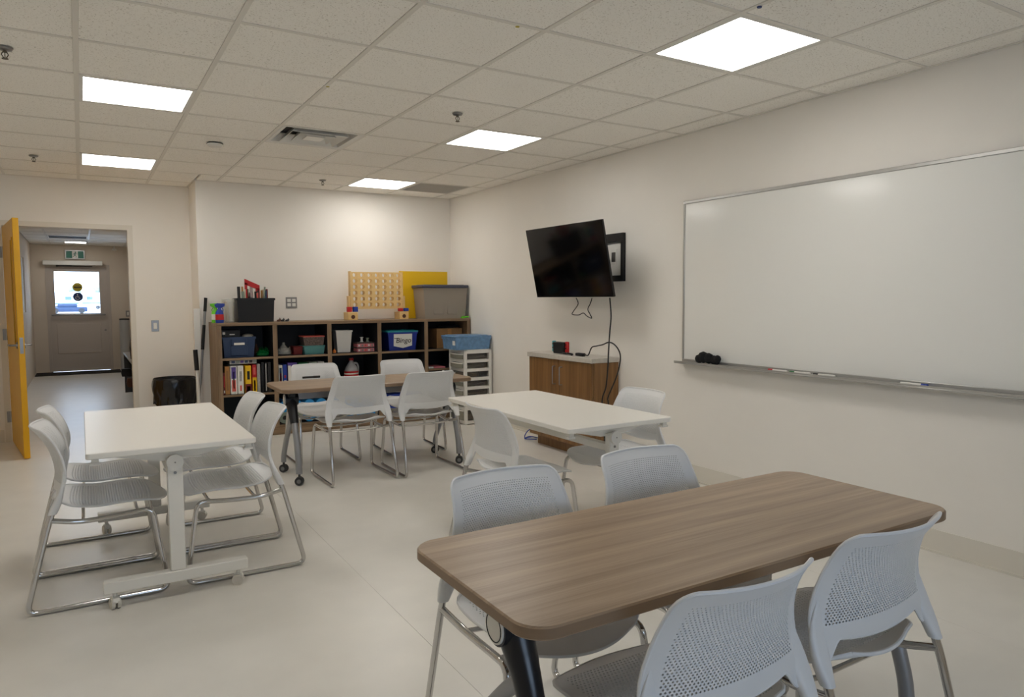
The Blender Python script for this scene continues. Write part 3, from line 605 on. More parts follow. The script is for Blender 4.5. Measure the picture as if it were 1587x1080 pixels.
def wood_table(loc, label, group):                        # long side along X
    t = thing('wood_table', label, 'table', (*loc, 0), 0, group)
    tp = ob('tabletop', rslab(-.78, .78, -.31, .31, TZ-.03, TZ, .075, .004, 10), 'table_wood', t)
    tp.data.materials.append(MATS['table_edge'])
    for q in tp.data.polygons: q.material_index = 1 if abs(q.normal.z) < .5 else 0
    for s in (-1, 1):
        x = s*.665
        hy_, hz_ = -.05, TZ-.105
        ob('leg_hub', join(bbox(x-.055, x+.055, -.14, .08, TZ-.05, TZ-.03, .006), bbox(x-.03, x+.03, -.10, .0, TZ-.09, TZ-.045, .01), cyl((x-.048, hy_, hz_), (x+.048, hy_, hz_), .046, n=28), tube(smoothpath([(x, hy_, hz_), (x, -.080, .57), (x, -.108, .52), (x, -.138, .45)], 4), [.044, .044, .043, .042, .040, .039, .038, .036, .035, .034, .033, .032, .031], 16)), 'blackleg', t)
        d = ob('hub_cap', cyl((x+s*.048, hy_, hz_), (x+s*.053, hy_, hz_), .040, n=28), 'paper', t)
        ob('cap_ring', tube([(x+s*.0535, hy_+.034*math.cos(a), hz_+.034*math.sin(a)) for a in np.linspace(0, 2*math.pi, 29)], .0014, 5), 'blackleg', d)
        ob('leg', tube(smoothpath([(x, -.130, .475), (x, -.185, .34), (x, -.230, .19), (x, -.242, .085)]), .0235, 14), 'silver', t)
        ob('leg', tube(smoothpath([(x, -.105, .51), (x, -.02, .445), (x, .12, .30), (x, .23, .15), (x, .247, .085)]), .0205, 14), 'silver', t)
        for y, q in ((-.242, 62), (.247, 48)): caster(t, x, y, .09, 'rubber', .032, R(q))
    ob('modesty_rail', bbox(-.62, .62, -.02, .02, TZ-.115, TZ-.05, .004), 'silver', t)
    return t
nt_ = wood_table((1.505, 1.475), 'near wood grain table with rounded corners filling the lower right', 'wood grain tables')
bt = wood_table((2.005, 5.655), 'far wood grain table in front of the bookshelf', 'wood grain tables')
p = atz(482, 586, TZ)
t = thing('marker_pen', 'black marker lying on the far wood table', 'marker', (p[0], p[1], TZ+.009), R(2)); ob('pen_body', cyl((-.07, 0, 0), (.02, 0, 0), .009, n=10), 'black', t); ob('pen_cap', cyl((.02, 0, 0), (.075, 0, 0), .0098, n=10), 'blackgloss', t)

# ================================================================== wall on the right: whiteboard, television, cabinet
wy0, wy1, wz0, wz1 = .98, 4.03, .905, 2.11
t = thing('whiteboard', 'large white dry erase board with aluminium frame on the right wall', 'whiteboard', (XR, (wy0+wy1)/2, wz0))
hw = (wy1-wy0)/2; hh = wz1-wz0
ob('board_surface', box(-.016, -.004, -hw+.01, hw-.01, .01, hh-.01), 'whiteboard', t)
for a in ((-.022, 0, -hw, hw, 0, .022), (-.022, 0, -hw, hw, hh-.022, hh), (-.022, 0, -hw, -hw+.018, .022, hh-.022), (-.022, 0, hw-.018, hw, .022, hh-.022)): ob('board_frame', bbox(*a, .003), 'alu', t)
ob('pen_tray', join(bbox(-.085, 0, -hw-.0, hw+.02, -.012, -.002, .002), box(-.085, -.078, -hw, hw+.02, -.002, .008)), 'alu', t)
def marker(y, dirn, m, lab):
    k = thing('board_marker', lab, 'marker', (XR-.05, y, wz0+.0055), 0, 'markers on the whiteboard tray')
    ob('marker_body', cyl((0, -.05*dirn, 0), (0, .065*dirn, 0), .0075, n=12), 'paper', k); ob('marker_cap', cyl((0, .065*dirn-.0*dirn, 0), (0, .105*dirn-.005*dirn, 0), .0082, n=12), m, k)
marker(3.09, 1, 'red', 'red capped marker on the whiteboard tray'); marker(2.92, 1, 'green', 'green capped marker on the whiteboard tray'); marker(2.745, 1, 'black', 'black capped marker on the whiteboard tray'); marker(2.235, -1, 'blue', 'blue capped marker on the whiteboard tray')
g = []
for cy, cz, s in ((3.80, .035, .035), (3.76, .05, .045), (3.71, .045, .042), (3.67, .035, .036), (3.62, .045, .03), (3.64, .03, .032)):
    g.append(lathe([(.005, -s), (s*.75, -s*.65), (s*.95, 0), (s*.7, s*.6), (.005, s*.85)], 9, (random.uniform(-.01, .01), cy-3.71, cz), .75, 1.1))
single('cleaning_cloth', join(*g), 'cloth', 'crumpled black cloth on the left end of the whiteboard tray', 'cloth', (XR-.064, 3.71, wz0+.004))
# television
Wtv = 1.108; Htv = Wtv*9/16
ex = Vector((.02, -.9998, 0)).normalized(); ey = Vector((-.203, -.02, .979)).normalized(); ez = ex.cross(ey).normalized(); ey = ez.cross(ex)
C0 = Vector((3.212*Wtv, 4.599*Wtv, HC+.284*Wtv))
t = thing('television', 'flat black television tilted forward on the right wall', 'television'); 
t.matrix_world = Matrix(((ex.x, ey.x, ez.x, C0.x), (ex.y, ey.y, ez.y, C0.y), (ex.z, ey.z, ez.z, C0.z), (0, 0, 0, 1)))
ob('tv_body', bbox(-Wtv/2, Wtv/2, -Htv/2, Htv/2, -.02, 0, .003), 'blackgloss', t); ob('tv_screen', box(-Wtv/2+.008, Wtv/2-.008, -Htv/2+.018, Htv/2-.008, -.001, .0012), 'screen', t)
ob('tv_rear_case', bbox(-.38, .38, -.26, .12, -.06, -.02, .01), 'black', t)
fy0, fy1, fz0, fz1 = 4.73, 5.42, 1.53, 1.935
t = thing('tv_mount', 'black rectangular wall mount with arm behind the television', 'tv mount', (XR, (fy0+fy1)/2, (fz0+fz1)/2)); a = (fy1-fy0)/2; b = (fz1-fz0)/2
ob('mount_frame', join(box(-.03, 0, -a, a, b-.07, b), box(-.03, 0, -a, a, -b, -b+.05), box(-.03, 0, -a, -a+.03, -b+.05, b-.07), box(-.03, 0, a-.03, a, -b+.05, b-.07)), 'black', t)
ob('recess_plate', box(-.006, 0, -a+.03, a-.03, -b+.05, b-.07), 'paper', t); ob('outlet_plate', box(-.012, -.006, -.24, -.16, -.06, .07), 'white_metal', t); ob('outlet_face', box(-.014, -.012, -.225, -.175, -.035, .045), 'steel', t)
ob('mount_arm', join(tube([(-.02, .1, 0), (-.14, .0, -.01), (-.215, -.02, -.03)], .018, 8), tube([(-.02, -.05, 0), (-.14, .05, -.01), (-.215, -.0, -.03)], .018, 8), box(-.225, -.205, -.16, .14, -.13, .07)), 'black', t)
# cabinet
cx0, cy0, cy1 = 3.60, 4.797, 5.815
t = thing('wood_cabinet', 'low brown wood cabinet with two doors under the television', 'cabinet', (XR-.008, (cy0+cy1)/2, 0)); dpt = XR-.008-cx0; hl = (cy1-cy0)/2
ob('cabinet_body', box(-dpt+.035, 0, -hl+.02, hl-.02, .10, .842), 'cab_wood', t); ob('toe_kick', box(-dpt+.10, 0, -hl+.03, hl-.03, 0, .10), 'cab_wood', t)
ob('end_panel', box(-dpt+.035, 0, -hl+.012, -hl+.02, .085, .842), 'cab_wood', t)
for s in (-1, 1):
    d = ob('cabinet_door', bbox(-dpt+.015, -dpt+.034, min(s*.003, s*(hl-.014)), max(s*.003, s*(hl-.014)), .105, .838, .002), 'cab_wood', t)
    y = s*.055; ob('bar_handle', tube(fillet([(-dpt+.015, y, .62), (-dpt-.015, y, .62), (-dpt-.015, y, .78), (-dpt+.015, y, .78)], .008, 3), .005, 8), 'steel', d)
single('countertop', bbox(-dpt, 0, -hl, hl, 0, .040, .003), 'counter', 'pale stone look countertop lying on the wood cabinet', 'countertop', (XR-.008, (cy0+cy1)/2, .8425))
CT = .8825
t = thing('game_console', 'black game console dock with blue and red side controllers on the counter', 'game console', (3.74, 5.455, CT))
ob('dock', bbox(-.03, .03, -.085, .085, 0, .105, .006), 'black', t)
for s, m in ((1, 'teal'), (-1, 'red')): 
    k = ob('controller', bbox(-.014, .014, min(s*.087, s*.125), max(s*.087, s*.125), .012, .112, .006), m, t)
    for z in (.05, .085): ob('thumb_stick', cyl((-.014, s*.105, z), (-.020, s*.105, z), .007, n=10), 'black', k)
def cord(name, pts, r, m, lab, cat='cable'): return single(name, tube(smoothpath(pts, 6), r, 7), m, lab, cat)
cord('hdmi_cable', [(3.70, 5.34, CT+.010), (3.66, 5.30, CT+.016), (3.69, 5.27, CT+.010), (3.66, 5.23, CT+.018), (3.69, 5.20, CT+.010), (3.66, 5.17, CT+.010)], .0095, 'black', 'short black cable bundle beside the game console')
t = thing('power_adapter', 'small black power adapter on the counter by the cables', 'adapter', (3.70, 5.09, CT)); ob('adapter_body', bbox(-.02, .02, -.055, .055, 0, .028, .006), 'black', t); ob('adapter_plug', cyl((0, -.055, .014), (0, -.075, .014), .006, n=8), 'black', t)
cord('black_cable', [(3.70, 5.01, CT+.014), (3.69, 4.96, CT+.02)]+[tuple(atx(px, py, 3.66)) for px, py in ((917, 538.5), (925, 536), (934, 534), (943, 530.5), (951, 533), (958, 541), (961.5, 552), (960, 567), (955, 585), (948, 602), (942, 617), (943, 626))]+[(3.66, 4.62, .28), (3.68, 4.66, .012), (3.75, 4.70, .008)], .0055, 'black', 'black cord looping from the counter down past the cabinet side')
b0 = atx(945, 461.6, 3.625)
cord('tv_power_cord', [tuple(b0), tuple(atx(947, 490, 3.60)), tuple(atx(945, 515, 3.60)), tuple(atx(943, 545, 3.60)), tuple(atx(942, 570, 3.60)), tuple(atx(939, 600, 3.60)), tuple(atx(933, 622, 3.62)), (3.66, 4.70, .30), (3.70, 4.72, .01), (3.78, 4.75, .008)], .006, 'black', 'long black cord hanging straight down from the television corner')
cord('hanging_cable', [tuple(atx(px, py, 3.62)) for px, py in ((893, 461.8), (896, 471), (889, 482), (887, 487), (897, 488), (904, 485), (910, 490), (917, 493), (914, 486), (911, 479), (915, 470), (917.5, 461.8))], .004, 'black', 'thin black cable loop hanging below the television')
cord('network_cable', [(3.86, 5.86, .01), (3.80, 5.92, .05), (3.74, 5.96, .10), (3.70, 5.99, .07), (3.68, 6.0, .015), (3.74, 6.0, .02), (3.80, 5.95, .01), (3.72, 5.93, .03), (3.66, 5.97, .012), (3.76, 5.90, .008)], .005, 'blue', 'tangled blue cable on the floor at the left of the cabinet')

# ================================================================== bookshelf along the back wall
SY, SD = 7.56, .50
sx = [1.115, 1.644, 2.200, 2.752, 3.308, 3.8945]; dv = .045
sh = thing('bookshelf', 'long low oak bookshelf with black interior along the back wall', 'bookshelf', (0, SY, 0))
zt, z1, z2, zb = 1.160, .812, .448, .105
def B(name, x0, x1, y0, y1, z0, z1_, m, parent=sh): return ob(name, bbox(x0, x1, y0, y1, z0, z1_, .0015), m, parent)
B('side_panel', sx[0], sx[0]+.022, 0, SD, 0, zt-.03, 'shelf_oak'); B('side_panel', sx[5]-.04, sx[5], 0, SD, 0, zt-.03, 'shelf_oak')
e = B('side_lining', sx[0]+.022, sx[0]+.045, .004, SD, zb, zt-.03, 'shelf_dark'); B('edge_band', sx[0]+.022, sx[0]+.045, .0, .004, zb, zt-.03, 'shelf_oak', e)
B('top_panel', sx[0], sx[5], 0, SD, zt-.03, zt, 'shelf_oak_h'); B('back_panel', sx[0]+.045, sx[5]-.04, SD-.012, SD-.002, zb, zt-.03, 'shelf_dark'); B('plinth', sx[0]+.022, sx[5]-.04, .02, .05, 0, zb-.022, 'shelf_oak_h')
bounds = [(sx[0]+.045, sx[1])]+[(sx[i]+dv, sx[i+1]) for i in (1, 2, 3)]+[(sx[4]+dv, sx[5]-.04)]
for x in sx[1:5]:
    e = B('divider', x, x+dv, .004, SD-.012, zb-.022, zt-.03, 'shelf_dark'); B('edge_band', x, x+dv, 0, .004, zb-.022, zt-.03, 'shelf_oak', e)
for i, (a, b) in enumerate(bounds):
    for z in ((z1, z2, zb) if i != 4 else (z1, .590, z2, zb)):
        e = B('shelf_board', a, b, .006, SD-.012, z-.022, z, 'shelf_dark'); B('edge_band', a, b, .002, .006, z-.022, z, 'shelf_oak_h', e)
def S(px, py, d=.05): return aty(px, py, SY+d)
def px_x(px, d=.05, py=520): return S(px, py, d)[0]
def boxlike(name, lab, cat, px0, px1, d, z0, h, dep, m, group=None, parts=()):
    """a box standing at depth d behind the shelf front, between two picture columns"""
    x0, x1 = px_x(px0, d), px_x(px1, d); t = thing(name, lab, cat, ((x0+x1)/2, SY+d, z0), 0, group); w = (x1-x0)/2
    return t, w
def tote(name, lab, x0, x1, y0, y1, z, h, m, lidm=None, k=.88, group=None, label_m=None):
    t = thing(name, lab, 'storage box', ((x0+x1)/2, (y0+y1)/2, z), 0, group); w, d = (x1-x0)/2, (y1-y0)/2
    ob('tub', opentaper(-w, w, -d, d, 0, h, k, .004), m, t)
    ob('rim', join(box(-w-.006, w+.006, -d-.006, -d+.004, h-.022, h-.002), box(-w-.006, w+.006, d-.004, d+.006, h-.022, h-.002), box(-w-.006, -w+.004, -d+.004, d-.004, h-.022, h-.002), box(w-.004, w+.006, -d+.004, d-.004, h-.022, h-.002)), m, t)
    if lidm: ob('lid', join(bbox(-w-.012, w+.012, -d-.012, d+.012, h-.002, h+.016, .005), bbox(-w+.02, w-.02, -d+.02, d-.02, h+.016, h+.022, .003)), lidm, t)
    return t, w, d
# -- on top of the shelf
zT = zt+.0005
def spray(px, m, bm_, lab, d, rz):
    p = aty(px, 495, SY+d); t = thing('spray_bottle', lab, 'spray bottle', (p[0], SY+d, zT), rz)
    ob('bottle', lathe([(.001, 0), (.034, 0), (.036, .02), (.034, .10), (.016, .135), (.013, .15), (.001, .15)], 16, sx=1.1, sy=.75), bm_, t)
    ob('trigger_head', join(prism([(-.03, .15), (.02, .15), (.045, .165), (.05, .19), (-.02, .195), (-.045, .18)], -.013, .013, 'y'), tube([(.02, 0, .155), (.035, 0, .13), (.028, 0, .105)], .005, 6)), m, t)
    ob('bottle_label', lathe([(.0365, .03), (.0355, .085)], 16, sx=1.1, sy=.75), 'red' if m == 'blue' else 'paper', t)
spray(334.5, 'lime', 'lime', 'lime green spray bottle at the left end of the bookshelf top', .20, R(180)); spray(340.5, 'blue', 'blue', 'blue spray bottle beside the lime green one on the bookshelf', .10, 0)
x0, x1 = px_x(346.5, .14), px_x(366, .14); t = thing('clear_canister', 'clear plastic canister of rolled paper beside the black caddy', 'canister', ((x0+x1)/2, SY+.18, zT))
ob('canister_wall', lathe([(.058, .004), (.061, .2), (.06, .235), (.056, .236), (.056, .01)], 20), 'clearplastic', t); ob('canister_base', lathe([(.001, 0), (.058, 0), (.058, .008), (.001, .008)], 20), 'clearplastic', t)
for k in range(6):
    a = k*1.05; ob('paper_roll', cyl((.036*math.cos(a), .036*math.sin(a), .01), (.04*math.cos(a), .04*math.sin(a), .17+.02*(k % 3)), .015, n=10), ['cream', 'paper', 'card', 'paper', 'cream', 'paper'][k], t)
x0, x1 = px_x(369, .12), px_x(427, .12); t, w, d = tote('black_caddy', 'black bin full of markers and brushes on the bookshelf top', x0, x1, SY+.12, SY+.36, zT, .245, 'black', None, .93)
t['category'] = 'bin'
ob('caddy_handle', join(box(-.082, -.062, -.02, .02, .02, .40), prism([(-.082, .44), (.06, .375), (.06, .325), (-.082, .385)], -.02, .02, 'y'), box(.025, .06, -.02, .02, .02, .345)), 'red', t)
pal = ['rubber', 'sage', 'green', 'paper', 'black', 'brown', 'cream', 'darkred', 'green', 'coral', 'tan', 'navy', 'black', 'paper']
for k in range(22):
    xx = -w+.02+k*(2*w-.04)/21; yy = random.uniform(-d*.55, d*.55); hh = random.uniform(.30, .37); lean = random.uniform(-.02, .02)
    if -.085 < xx < .07 and abs(yy) < .035: yy = .05
    ob('art_supply', cyl((xx*.85, yy*.8, .03), (xx*.92+lean*.6, yy, hh), .009+.006*(k % 3 == 0), n=8), pal[(k*5) % 14], t)
for k, (px, m, lab) in enumerate(((432, 'brown', 'small brown toy figure beside the black caddy'), (438, 'black', 'tiny dark toy figure on the bookshelf top, nearest the outlet'), (445, 'rubber', 'tiny grey toy figure lying on the bookshelf top'))):
    p = aty(px, 496, SY+.10); single('toy_figure', join(lathe([(.002, 0), (.022, .004), (.018, .018), (.002, .024)], 9), lathe([(.001, 0), (.012, .004), (.001, .03-.004*k)], 8, (.012, 0, .014))), m, lab, 'toy', (p[0], SY+.10, zT), group='toy figures on the bookshelf')
# four-in-a-row game
x0, x1 = px_x(543, .22), px_x(624, .22); y = SY+.22; zg0, zg1 = aty(580, 478, y)[2], aty(580, 421, y)[2]
t = thing('four_in_a_row_game', 'wooden four in a row board with round holes on the bookshelf', 'game', ((x0+x1)/2, y, zT)); w = (x1-x0)/2; h0, h1 = zg0-zT, zg1-zT
def holes(n, m_, w, z0, z1):
    V, F = [], []; da = 2*w/n; dz = (z1-z0)/m_; rr = min(da, dz)*.37
    for i in range(n):
        for j in range(m_):
            cx, cz = -w+(i+.5)*da, z0+(j+.5)*dz; b = len(V)
            o = [(-.5, -.5), (0, -.5), (.5, -.5), (.5, 0), (.5, .5), (0, .5), (-.5, .5), (-.5, 0)]
            V += [(cx+a*da, 0, cz+c*dz) for a, c in o]+[(cx+rr*math.cos(R(225+22.5*k)), 0, cz+rr*math.sin(R(225+22.5*k))) for k in range(16)]
            for k in range(8): F += [(b+k, b+(k+1) % 8, b+8+(2*k+2) % 16, b+8+(2*k+1) % 16), (b+k, b+8+(2*k+1) % 16, b+8+2*k)]
    return V, F
for yy in (-.028, .028): ob('hole_board', move(shell(*holes(7, 6, w-.012, h0+.01, h1-.006), .006), (0, yy, 0)), 'pine', t)
ob('frame_side', box(-w, -w+.012, -.035, .035, h0-.01, h1), 'pine', t); ob('frame_side', box(w-.012, w, -.035, .035, h0-.01, h1), 'pine', t); ob('frame_bottom', box(-w+.012, w-.012, -.03, .03, h0-.004, h0+.01), 'pine', t)
for s in (-1, 1):
    ob('stand_leg', bbox(s*(w-.01)-.055, s*(w-.01)+.055, -.08, .08, 0, .085, .004), 'pine', t); ob('stand_post', box(s*(w+.012)-.011, s*(w+.012)+.011, -.03, .03, .085, h0+.14), 'pine', t)
    for q, m in ((-1, 'red'), (1, 'blue')): ob('token_box', bbox(s*(w-.01)+q*.034-.026, s*(w-.01)+q*.034+.026, -.075, -.035, .09, .09+(.055 if s < 0 else .035), .003), m, t)
    ob('leg_cutout', lathe([(.001, 0), (.022, 0), (.022, .002), (.001, .002)], 14), 'brown', t).matrix_local = Matrix.Translation((s*(w-.01), -.0802, .035)) @ Matrix.Rotation(R(90), 4, 'X')
x0, x1 = px_x(622.5, .33), px_x(697, .33)-.0; zt2 = aty(660, 420.5, SY+.33)[2]
c = single('poster_board', bbox(-(x1-x0)/2, (x1-x0)/2, -.004, .004, 0, zt2-zT, .001), 'yellow', 'plain yellow board standing behind the grey tote', 'board', ((x0+x1)/2, SY+.38, zT)); 
x1 = 3.874; x0 = px_x(656, .03); h_ = aty(690, 441, SY+.03)[2]-zT
t, w, d = tote('grey_tote', 'large grey tote with dark lid at the right end of the bookshelf', x0+.01, x1, SY+.03, SY+.33, zT, h_-.03, 'greytote', None, .91)
ob('lid', join(bbox(-w-.016, w+.012, -d-.016, d+.016, h_-.040, h_-.004, .008), bbox(-w+.03, w-.03, -d+.03, d-.03, h_-.004, h_, .003)), 'greylid', t)
for xx in (-.32, .3): ob('tub_rib', bbox(w*xx-.06, w*xx+.06, -d*.955, -d*.955+.012, .05, h_-.09, .004), 'greytote', t)
p = aty(729, 490.5, SY+.012); single('green_clip', join(bbox(-.055, .0, -.012, .012, 0, .016, .004), bbox(-.01, .045, -.014, .012, .008, .024, .004), cyl((-.03, 0, .016), (-.03, 0, .028), .008, n=8)), 'lime', 'bright green toy clip at the right corner of the bookshelf', 'toy', (3.835, SY+.014, zT))
# -- column 1, top: navy tote, tinsel
e1 = .0005
x0, x1 = px_x(341, .06), px_x(397, .06); x0 = 1.176
t, w, d = tote('navy_tote', 'open navy blue tote with white label on the top left shelf', x0, x1-.012, SY+.05, SY+.38, z1+e1, .205, 'navy', None, .9)
ob('handle_panel', bbox(-.075, .075, -d*.99-.008, -d*.95, .12, .20, .004), 'navy', t); ob('tape_label', box(-.05, .05, -d*.985-.0098, -d*.985-.008+.004, .125, .148), 'paper', t); ob('front_rib', bbox(-.08, .08, -d*.955-.004, -d*.92, .02, .12, .003), 'navy', t)
t = thing('black_kit_box', 'black box with white lettering on top of the navy tote', 'box', ((x0+x1)/2-.075, SY+.20, z1+.14)); ob('box_body', bbox(-.09, .09, -.09, .09, 0, .135, .003), 'black', t); ob('box_print', join(box(-.075, -.05, -.0915, -.09, .09, .115), box(-.01, .04, -.0915, -.09, .085, .095)), 'paper', t)
single('white_plush', lathe([(.01, 0), (.065, .01), (.075, .05), (.05, .09), (.02, .10), (.001, .10)], 14, sx=.95, sy=.9), 'fluff', 'white fluffy thing poking out of the navy tote', 'soft toy', ((x0+x1)/2+.105, SY+.21, z1+.13))
p = S(409, 548, .08)
g = []
for k in range(46):
    a = random.uniform(0, 6.28); b = random.uniform(.15, 1.2); c = Vector((math.cos(a)*math.cos(b), math.sin(a)*math.cos(b), math.sin(b))); s0 = c*random.uniform(.02, .05); g.append(tube([s0+Vector((0, 0, .0)), Vector((c.x*.070, c.y*.075, c.z*.10))], [.004, .0015], 4))
g.append(lathe([(.02, 0), (.066, .004), (.07, .03), (.04, .06), (.001, .065)], 12)); g = move(join(*g), (0, 0, .004))
single('tinsel_garland', g, 'tinsel', 'shiny green tinsel garland heaped beside the navy tote', 'garland', (sx[1]-.080, SY+.11, z1))
single('brown_ornament', lathe([(.003, 0), (.03, .01), (.035, .04), (.02, .07), (.003, .12)], 12), 'brown', 'small brown ornament behind the green tinsel', 'ornament', (sx[1]-.11, SY+.26, z1+e1))
# -- column 1, middle: games and binders
def spine(px0, px1, pytop, m, name, lab, dep=.26, d=.03, parts=(), zbase=None, cat='board game'):
    x0, x1 = px_x(px0, d, 580), px_x(px1, d, 580); zz = (z2+e1) if zbase is None else zbase; h = aty((px0+px1)/2, pytop, SY+d)[2]-zz
    t = thing(name, lab, cat, ((x0+x1)/2, SY+d, zz), 0, 'games and binders on the shelves'); w = (x1-x0)/2-.0012
    ob('box_body', bbox(-w, w, 0, dep, 0, h, .002), m, t)
    for q, (a, b, c_, e_, mm) in enumerate(parts): ob('spine_print', box(-w+2*w*a, -w+2*w*b, -.0012, .001, h*c_, h*e_), mm, t)
    return t
spine(345.6, 348.6, 578, 'darkred', 'board_game', 'small dark red game box at the left end of the game row', parts=((.2, .8, .08, .2, 'paper'), (.25, .75, .35, .85, 'red')))
spine(348.5, 356, 568, 'tan', 'board_game', 'tan brown game box second from the left', parts=((.25, .75, .15, .85, 'card'),))
spine(356.8, 367.5, 567, 'paper', 'board_game', 'white game box with purple and red spine print', parts=((.15, .85, .55, .95, 'purple'), (.2, .8, .1, .5, 'coral'), (.4, .6, .2, .8, 'navy')))
spine(368.2, 377.5, 566.5, 'paper', 'board_game', 'plain white game box with faint red print', parts=((.35, .65, .1, .3, 'coral'), (.3, .7, .45, .8, 'newsprint')))
spine(380, 389.5, 566.5, 'yellow', 'board_game', 'yellow and dark red game box with black square', parts=((0, 1, 0, .34, 'darkred'), (.3, .75, .5, .8, 'black'), (.2, .8, .08, .26, 'coral')))
spine(391, 398, 565, 'red', 'board_game', 'game box red above and yellow below', parts=((0, 1, 0, .55, 'yellow'), (.3, .7, .08, .45, 'darkred'), (.25, .75, .65, .9, 'coral')))
spine(398.5, 403.5, 564, 'newsprint', 'board_game', 'narrow grey patterned game box beside the binders')
spine(405, 409.5, 561, 'black', 'ring_binder', 'black binder leftmost of the three', cat='binder'); spine(410.2, 414.5, 561, 'black', 'ring_binder', 'black binder with a grey spine strip, middle of three', parts=((.3, .7, .05, .95, 'newsprint'),), cat='binder'); spine(415.2, 420.3, 561, 'shelf_dark', 'ring_binder', 'charcoal binder rightmost of the three', cat='binder')
x0, x1 = px_x(356, .03, 560), px_x(398, .03, 560); zz = aty(377, 565, SY+.03)[2]+.007; t = thing('flat_game', 'flat grey blue game lying across the tops of the game boxes', 'board game', ((x0+x1)/2, SY+.04, zz)); w = (x1-x0)/2
ob('box_body', bbox(-w, w, 0, .22, 0, .042, .002), 'newsprint', t)
for k in range(6): ob('tile_print', box(-w+.02+k*w*.32, -w+.05+k*w*.32, -.0015, .001, .01, .034), ['navy', 'sage', 'purple', 'navy', 'rubber', 'sage'][k], t)
# -- column 2, top
p = S(436, 545, .1); g = []
for k in range(9): g.append(tube(smoothpath([(random.uniform(-.07, .07), random.uniform(-.05, .05), random.uniform(.01, .07)) for _ in range(4)], 4), .006, 5))
g.append(lathe([(.01, 0), (.075, .005), (.08, .04), (.035, .075), (.012, .11), (.02, .125)], 12))
single('craft_bag', move(join(*g), (0, 0, .004)), 'clearplastic', 'crumpled clear bag of craft bits on the second top shelf', 'bag', (max(p[0]+.01, sx[1]+dv+.09), SY+.14, z1))
def tub(px0, px1, d, z, h, m, lidm, lab, dep=.2, inner=None):
    x0, x1 = px_x(px0, d, 540), px_x(px1, d, 540); t = thing('food_tub', lab, 'container', ((x0+x1)/2, SY+d+dep/2, z), 0, 'plastic tubs on the second shelf'); w = (x1-x0)/2
    ob('tub', opentaper(-w, w, -dep/2, dep/2, 0, h-.012, .9, .003), m, t); ob('lid', bbox(-w-.005, w+.005, -dep/2-.005, dep/2+.005, h-.012, h, .004), lidm, t)
    if inner: ob('contents', taper(-w*.92, w*.92, -dep/2*.92, dep/2*.92, .006, h*.75, .92), inner, t)
    return t
tub(455, 469, .10, z1+e1, .085, 'darkred', 'darkred', 'dark red small plastic tub between the bag and the stacked tubs', .15)
tub(471.5, 503.5, .05, z1+e1, .092, 'tealclear', 'tealclear', 'teal plastic tub under the coral lidded one', inner='teal'); tub(471, 503.2, .05, z1+.093+e1, .10, 'specks', 'coral', 'speckled tub with a coral lid stacked on the teal tub', inner='specks')
# -- column 2, middle: more games
spine(432, 438, 566, 'paper', 'board_game', 'narrow white and red patterned game box in the second column', parts=((.2, .8, .1, .9, 'navy'), (.3, .7, .3, .7, 'red')))
spine(438.8, 445, 565, 'blue', 'board_game', 'blue game box with white print in the second column', parts=((.2, .8, .1, .4, 'paper'), (.3, .7, .5, .6, 'red')))
spine(446.5, 461, 562, 'purple', 'board_game', 'violet blue game box in the second column', parts=((.0, .3, .1, .9, 'paper'), (.35, .6, .2, .7, 'navy')))
spine(463, 478, 562, 'green', 'board_game', 'green game box leaning behind the white chair', d=.06); spine(479, 492, 561, 'sage', 'board_game', 'grey green game box right of the green one', d=.06); spine(493, 503, 560, 'newsprint', 'board_game', 'pale grey game box at the right end of the second column', d=.06)
# -- column 2 and 3, bottom: rolled foam mats
def roll(x, z, m, lab):
    t = thing('foam_roll', lab, 'foam roll', (x, SY+.05, z), 0, 'foam rolls on the bottom shelf')
    g = []; n = 22
    for r_, y_ in ((.058, 0), (.058, .4), (.024, .4), (.024, 0)): g.append([(r_*math.cos(2*math.pi*i/n), y_, r_*math.sin(2*math.pi*i/n)) for i in range(n)])
    V = sum(g, []); F = [(j*n+i, ((j+1) % 4)*n+i, ((j+1) % 4)*n+(i+1) % n, j*n+(i+1) % n) for j in range(4) for i in range(n)]
    ob('roll_body', (V, F), m, t)
    ob('roll_core', cyl((0, .02, 0), (0, .38, 0), .0235, n=14), 'shelf_dark', t)
k = 0
nmr = ['leftmost', 'second', 'third', 'fourth']
for c0, (a, b) in ((1, bounds[1]), (2, bounds[2])):
    for i in range(4):
        xx = a+.065+i*(b-a-.13)/3
        roll(xx, zb+.0585, 'sage' if (c0 == 1 and i < 2) else 'skyblue', f"{'grey green' if (c0 == 1 and i < 2) else 'sky blue'} foam roll, {nmr[i]} of the lower row in {'the second' if c0 == 1 else 'the third'} column")
        roll(xx, zb+.0585+.1175, 'skyblue', f"sky blue foam roll, {nmr[i]} of the upper row in {'the second' if c0 == 1 else 'the third'} column")
# -- column 3
x0, x1 = px_x(522, .10), px_x(547, .10); t = thing('white_bin', 'white tapered plastic bin on the third top shelf', 'bin', ((x0+x1)/2, SY+.20, z1+e1)); w = (x1-x0)/2
ob('bin_body', opentaper(-w, w, -w*.8, w*.8, 0, .235, .78, .004), 'paper', t); ob('bin_rim', join(box(-w-.005, w+.005, -w*.8-.005, -w*.8+.003, .222, .238), box(-w-.005, w+.005, w*.8-.003, w*.8+.005, .222, .238), box(-w-.005, -w+.003, -w*.8+.003, w*.8-.003, .222, .238), box(w-.003, w+.005, -w*.8+.003, w*.8-.003, .222, .238)), 'paper', t)
p = S(516.5, 545, .05); single('red_bauble', lathe([(.001, 0), (.016, .006), (.02, .02), (.014, .034), (.004, .04), (.004, .05)], 12), 'orange', 'tiny orange red bauble left of the white bin', 'ornament', (p[0]+.012, SY+.05, z1+e1))
